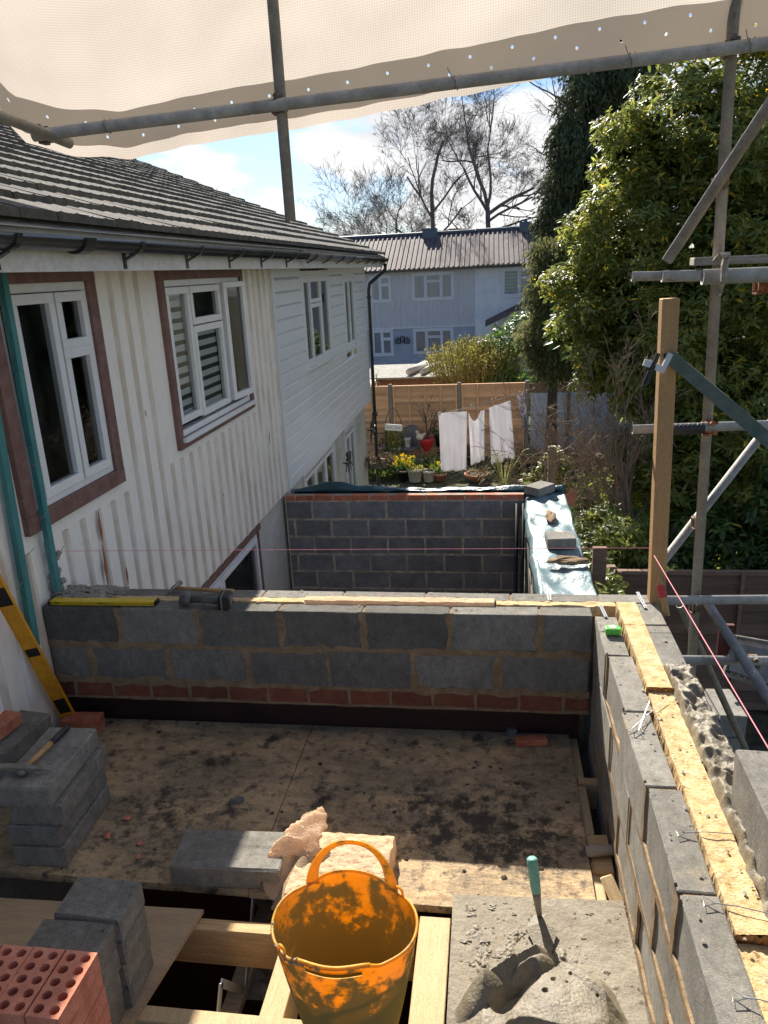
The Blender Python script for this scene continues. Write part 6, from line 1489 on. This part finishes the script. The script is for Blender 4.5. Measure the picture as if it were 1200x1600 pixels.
def pl_leaves(n, L0, L1, W, mt='potleaf', up=.8, rad=1.0, ht=.2):
    def f(root, c, r):
        g_ = np.random.default_rng(int(abs(c.x)*1000)); k = n; a = g_.random(k)*6.28; s = g_.random(k)**.5*r*rad
        C_ = np.stack([c.x + np.cos(a)*s, c.y + np.sin(a)*s, c.z + g_.random(k)*ht], 1); D_ = unit(np.stack([np.cos(a)*.6, np.sin(a)*.6, np.full(k, up)], 1) + g_.normal(size=(k, 3))*.35)
        L_ = g_.uniform(L0, L1, k); leafmesh('foliage', M[mt], C_, D_, unit(g_.normal(size=(k, 3)) + [0, 0, .5]), L_, L_*W, g_.random(k), root)
    return f
def pl_flowers(n, mt, rad=1.2, ht=.35, fr=.035):
    lf = pl_leaves(90, .15, .3, .12)
    def f(root, c, r):
        lf(root, c, r); q = MB(); rr = random.Random(3)
        for i in range(n):
            a = rr.uniform(0, 6.28); s = rr.random()**.5*r*rad; p = Vector((c.x + math.cos(a)*s, c.y + math.sin(a)*s, c.z + ht*rr.uniform(.45, 1)))
            for k in range(5):
                b = 1.256*k; d = Vector((math.cos(b)*fr, rr.uniform(-.3, .1)*fr, math.sin(b)*fr)); sd_ = Vector((-math.sin(b)*fr*.4, 0, math.cos(b)*fr*.4)); q.add([p, p + d*.6 + sd_, p + d, p + d*.6 - sd_], [(0, 1, 2, 3)])
            q.tube([p, p + Vector((0, -.03, 0))], [.012, .016], 6)
        q.build('flowers', M[mt], root)
    return f
def pl_twigs(n, h, lf=None, mt='bark'):
    def f(root, c, r):
        q = MB(); rr = random.Random(int(c.x*77))
        for i in range(n): twigs(q, c, Vector((rr.uniform(-.35, .35), rr.uniform(-.3, .3), 1)).normalized(), h*.6, .014, 3, rr, .5, .3, 0, 3, (2, 3), .62, .005)
        q.build('twigs', M[mt], root)
        if lf: lf(root, c + Vector((0, 0, h*.5)), r*1.2)
    return f
pot('plant_pot', 667, 704, .19, .34, 'red', 'shiny red bowl shaped pot with a bare twiggy rose behind the chair', 'bowl', pl_twigs(5, 1.05, pl_leaves(60, .04, .08, .5, 'fir_dry', .3, 2, .6)), y=19.3)
hn = MB(); c = A(662, 686, y=19.15); 
hn.lump(c + Vector((-.09, 0, .06)), .085, .2, (1.3, .8, 1), 2); hn.lump(c + Vector((-.17, 0, .19)), .045, .1, (1, .8, 1), 2); hn.tube([c + Vector((-.12, 0, .08)), c + Vector((-.165, 0, .18))], [.05, .03], 8); hn.tube([c + Vector((-.03, 0, .08)), c + Vector((.05, 0, .16))], [.05, .012], 6)
tag(hn.build('bird_figure', M['cream_pot'], smooth=True), 'white ornamental bird perched on the rim of the red pot', 'ornament')
pot('plant_pot', 649, 752, .20, .33, 'cream_pot', 'cream tapered pot with grey green leaves, nearest the teal sheet', 'taper', pl_leaves(70, .06, .12, .5, 'willow', .6, .9, .05))
pot('plant_pot', 670, 752, .16, .28, 'cream_pot', 'stone coloured pot between the cream pot and the yellow primroses', 'taper', pl_twigs(3, .3))
pot('plant_pot', 631, 750, .17, .24, 'black', 'black pot crowded with bright yellow daffodils', 'taper', pl_flowers(46, 'leaf_yellow', 1.6, .42))
pot('plant_pot', 686, 750, .19, .16, 'terracotta', 'low pot with yellow flowers and lime green leaves left of the widest towel', 'taper', pl_flowers(14, 'leaf_yellow', 1.2, .28, .04))
pot('plant_pot', 612, 728, .12, .26, 'terracotta', 'small terracotta pot under the hanging basket', 'taper', pl_flowers(14, 'petal_pink', 1.5, .2, .025))
pot('plant_pot', 597, 722, .19, .46, 'pink_pot', 'pink patterned tall pot beneath the metal obelisk', 'taper', pl_leaves(60, .05, .1, .5, 'fir_dry'))
pot('plant_pot', 617, 722, .18, .42, 'cream_pot', 'grey stone pot with a leafy climber beside the orange fence', 'taper', pl_leaves(160, .08, .16, .4, 'willow', .9, 1.3, .5), y=19.6)
pot('plant_pot', 745, 752, .30, .20, 'terracotta', 'wide shallow terracotta bowl below the middle towel', 'bowl', pl_leaves(60, .08, .16, .3, 'fir_dry', .5, 1.1, .1))
pot('plant_pot', 700, 712, .13, .24, 'pinkish', 'small dusky pink pot behind the primroses', 'taper', pl_flowers(9, 'petal_pink', 1.3, .2, .02))
pot('plant_pot', 690, 697, .2, .3, 'black', 'dark pot at the fence foot right of the chair', 'taper', pl_leaves(80, .08, .16, .4, 'ivy', .6, 1.4, .3), y=20.0)
pot('plant_pot', 790, 742, .2, .25, 'terracotta', 'terracotta pot below the right hand towel', 'taper', pl_leaves(60, .08, .2, .3, 'fir_dry', .7, 1.2, .2))
ob = empty('obelisk', 'rusty wire plant obelisk against the orange fence beside the downpipe', 'obelisk')
c = gpt(597, 712); q = MB()
for k in range(8):
    a = k*math.pi/4; q.tube([(c.x + .2*math.cos(a), c.y + .2*math.sin(a), GZ0 + .3), (c.x + .2*math.cos(a), c.y + .2*math.sin(a), GZ0 + 1.75), (c.x + .13*math.cos(a), c.y + .13*math.sin(a), GZ0 + 1.98), (c.x, c.y, GZ0 + 2.1)], .008, 4)
for z in (.6, 1.1, 1.6): q.tube([(c.x + .2*math.cos(t), c.y + .2*math.sin(t), GZ0 + z) for t in np.linspace(0, 6.283, 17)], .007, 4, caps=False)
q.build('wire_frame', M['coupler'], ob); q = MB(); rr = random.Random(2); 
for i in range(4): twigs(q, Vector((c.x, c.y, GZ0 + .4)), Vector((rr.uniform(-.2, .2), 0, 1)).normalized(), .8, .012, 3, rr, .3, .6, 0, 3, (2, 3), .7, .005)
q.build('climber', M['twig_red'], ob)
q = MB(); c = A(615, 672, y=19.0)
for s_ in (-1, 1): q.tube([(c.x + s_*.2, c.y, c.z - 1.1), (c.x + s_*.2, c.y, c.z + .25), (c.x + s_*.1, c.y, c.z + .5), (c.x, c.y, c.z + .58)], .01, 5)
tag(q.build('garden_arch', M['black']), 'thin dark wire arch standing behind the stone pot', 'arch')
q = MB(); c = A(615, 668, y=18.9); Mq = Matrix.Translation(c) @ Matrix.Rotation(R_(5), 4, 'Y'); q.box((-.22, -.01, -.08), (.22, .01, .08), Mq); o = q.build('hanging_plaque', M['plaque']); tag(o, 'small white hanging plaque with tiny hearts above the stone pot', 'plaque')
h = MB()
for x in (-.15, -.07, .07, .15): h.lump(Mq @ Vector((x, -.013, 0)), .018, 0, (1, .25, 1), 1)
h.build('heart_motif', M['coupler'], o)
# wicker chair
ch = empty('garden_chair', 'grey wicker tub chair in front of the orange fence', 'chair')
c = gpt(639, 722); c = Vector((c.x, c.y, GZ0)); q = MB(); Rz = Matrix.Translation(c) @ Matrix.Rotation(R_(-25), 4, 'Z')
q.box((-.27, -.26, .36), (.27, .26, .42), Rz, cham=.02); q.build('seat', M['wicker'], ch)
q = MB()
def backp(u, v):
    a = math.pi*u; h_ = .24 + .30*math.sin(math.pi*u)
    return tuple(Rz @ Vector(((.29 + .04*v)*math.cos(a), (.27 + .05*v)*math.sin(a) - .04, .40 + h_*v)))
q.grid(backp, 24, 6); bk_ = q.build('backrest', M['wicker'], ch, smooth=True, solid=.02)
q = MB(); q.tube([backp(u, 1.02) for u in np.linspace(0, 1, 24)], .022, 8); q.build('arm_rail', M['lvl_grey'], ch, smooth=True)
for sx_ in (-1, 1):
    for sy_ in (-1, 1): q = MB(); q.tube([Rz @ Vector((sx_*.22, sy_*.21, .38)), Rz @ Vector((sx_*.25, sy_*.24, 0))], .017, 8); q.build('leg', M['lvl_grey'], ch)
pot('plant_pot', 0, 0, .1, .24, 'plaque', 'slim white pot standing on the wicker chair seat', 'taper', None, cat='plant pot')
o = bpy.data.objects[-1] if False else None
wp = [x for x in COL.objects if x.get('label') == 'slim white pot standing on the wicker chair seat'][0]
g0 = gpt(0, 0); wp.location = c + Vector((-.02, 0, .42)) - Vector((g0.x, g0.y, GZ0))
blockthing('stone_block', gpt(655, 735), (.22, .16, .3), R_(20), 'grey stone block standing right of the chair legs', m='block', cat='stone')
# hanging basket on the downpipe
hb_ = empty('hanging_basket', 'round hanging basket of dry trailing plants at the downpipe', 'basket')
c = A(592, 722, y=14.95); q = MB(); q.lathe([(.04, -.14), (.14, -.11), (.22, -.02), (.24, .02), (.20, .02)], c, 18); q.build('basket_bowl', M['wicker'], hb_, smooth=True)
pl_leaves(240, .05, .12, .4, 'fir_dry', .1, 1.3, .12)(hb_, Vector((c.x, c.y, c.z)), .24)
q = MB(); 
for k in range(3): q.tube([c + Vector((.22*math.cos(2.1*k), .22*math.sin(2.1*k), .02)), Vector((XW + .3, 15.1, c.z + .55))], .004, 4)
q.tube([Vector((XW + .08, 15.15, c.z + .56)), Vector((XW + .34, 15.08, c.z + .58))], .01, 5); q.build('hanger', M['black'], hb_)
# strappy grass, ground plants
gr = empty('strappy_plant', 'clump of long arching straw coloured leaves behind the far wall corner', 'plant')
q = MB(); rr = random.Random(4); c = gpt(788, 772)
for i in range(46):
    a = rr.uniform(0, 6.28); l_ = rr.uniform(.6, 1.5); h_ = rr.uniform(.3, .8); w = .012; d = Vector((math.cos(a), math.sin(a)*.6, 0)); s_ = Vector((-d.y, d.x, 0)).normalized(); vs = []
    for k in range(9):
        t = k/8; p = Vector((c.x + rr.uniform(-.01, .01), c.y, -2.5)) + d*l_*t + Vector((0, 0, h_*math.sin(min(1, t*1.05)*math.pi*.8)*1.25)); vs += [p + s_*w*(1-t*.8), p - s_*w*(1-t*.8)]
    q.add(vs, [(2*k, 2*k + 1, 2*k + 3, 2*k + 2) for k in range(8)])
q.build('leaves', M['grass_dry'], gr)
for i, (px, py, r, h, lab) in enumerate(((660, 735, .5, .25, 'low dark ground plants between the chair and the cream pot'), (720, 722, .6, .3, 'brown winter border plants under the towels'), (815, 735, .7, .4, 'dry border plants under the right end of the washing line'), (850, 700, .8, .6, 'dry tangled border in front of the blue grey fence'), (775, 700, .5, .5, 'dark leafy plant at the fence foot between the towels'), (600, 745, .4, .15, 'low greenery beneath the hanging basket'))):
    c = gpt(px, py); rt = empty('border_plants', lab, 'plants'); pl_leaves(900, .06, .16, .3, 'fir_dry' if i in (1, 2, 3) else 'ivy', .7, 1.0, h)(rt, Vector((c.x, c.y, GZ0)), r)
    q = MB(); rr = random.Random(i)
    for k in range(5): twigs(q, Vector((c.x + rr.uniform(-r, r)*.5, c.y + rr.uniform(-r, r)*.4, GZ0)), Vector((rr.uniform(-.4, .4), rr.uniform(-.3, .3), 1)).normalized(), h*.9, .01, 3, rr, .6, .2, 0, 3, (2, 3), .7, .004)
    q.build('stems', M['twig_red'], rt)
for i, (px, py) in enumerate(((868, 715), (835, 730))):
    c = A(px, py, y=13.0); rt = empty('leafy_shrub', ['fresh green leafy shrub around the short timber post', 'fresh green leaves just behind the far wall corner'][i], 'shrub')
    P, O = shell([(c.x, 13.0, c.z - .35 - .25*i, .26, .3, .5)], 150, .4, 70 + i); C_, D_, N_, L_, W_ = rosettes(P, O, 6, .1, .19, .35, 71, .3); leafmesh('foliage', M['laurel'], C_, D_, N_, L_, W_, np.random.default_rng(7).random(len(C_))*.97, rt)
    q = MB(); q.tube([(c.x, 13, -2.6), (c.x, 13, c.z)], .02, 5); q.build('stem', M['bark'], rt)
q = MB(); c = A(893, 775, y=9.0); p = [c + Vector(v) for v in ((0, 0, .1), (.07, .02, -.02), (.03, 0, -.14), (-.05, .01, -.1), (-.07, 0, .0))]
q.add(p, [(0, 1, 2, 3, 4)]); tag(q.build('dead_leaf', M['terracotta'], solid=.002), 'single large dead orange brown leaf in the shrub beside the plastic sheet', 'leaf')
gc = MB(); gr_ = np.random.default_rng(12); n = 14000
X_ = gr_.uniform(.9, 9, n); Y_ = gr_.uniform(8.3, 20, n); C_ = np.stack([X_, Y_, np.full(n, -2.58)], 1); D_ = unit(gr_.normal(size=(n, 3))*.5 + [0, 0, .9])
o = leafmesh('ground_cover', M['ivy'], C_, D_, unit(gr_.normal(size=(n, 3))), gr_.uniform(.1, .3, n), gr_.uniform(.03, .08, n), gr_.random(n)); tag(o, 'mixed low greenery covering the ground beneath the trees', 'ground cover', kind='stuff')
q = MB()
for px, py, pz in ((1108, 0, 0),): pass

# ------------------------------------------------------------------ put every Empty at the base of its parts
for o in list(COL.objects):
    if o.type == 'EMPTY' and o.parent is None and o.location.length == 0: settle(o)
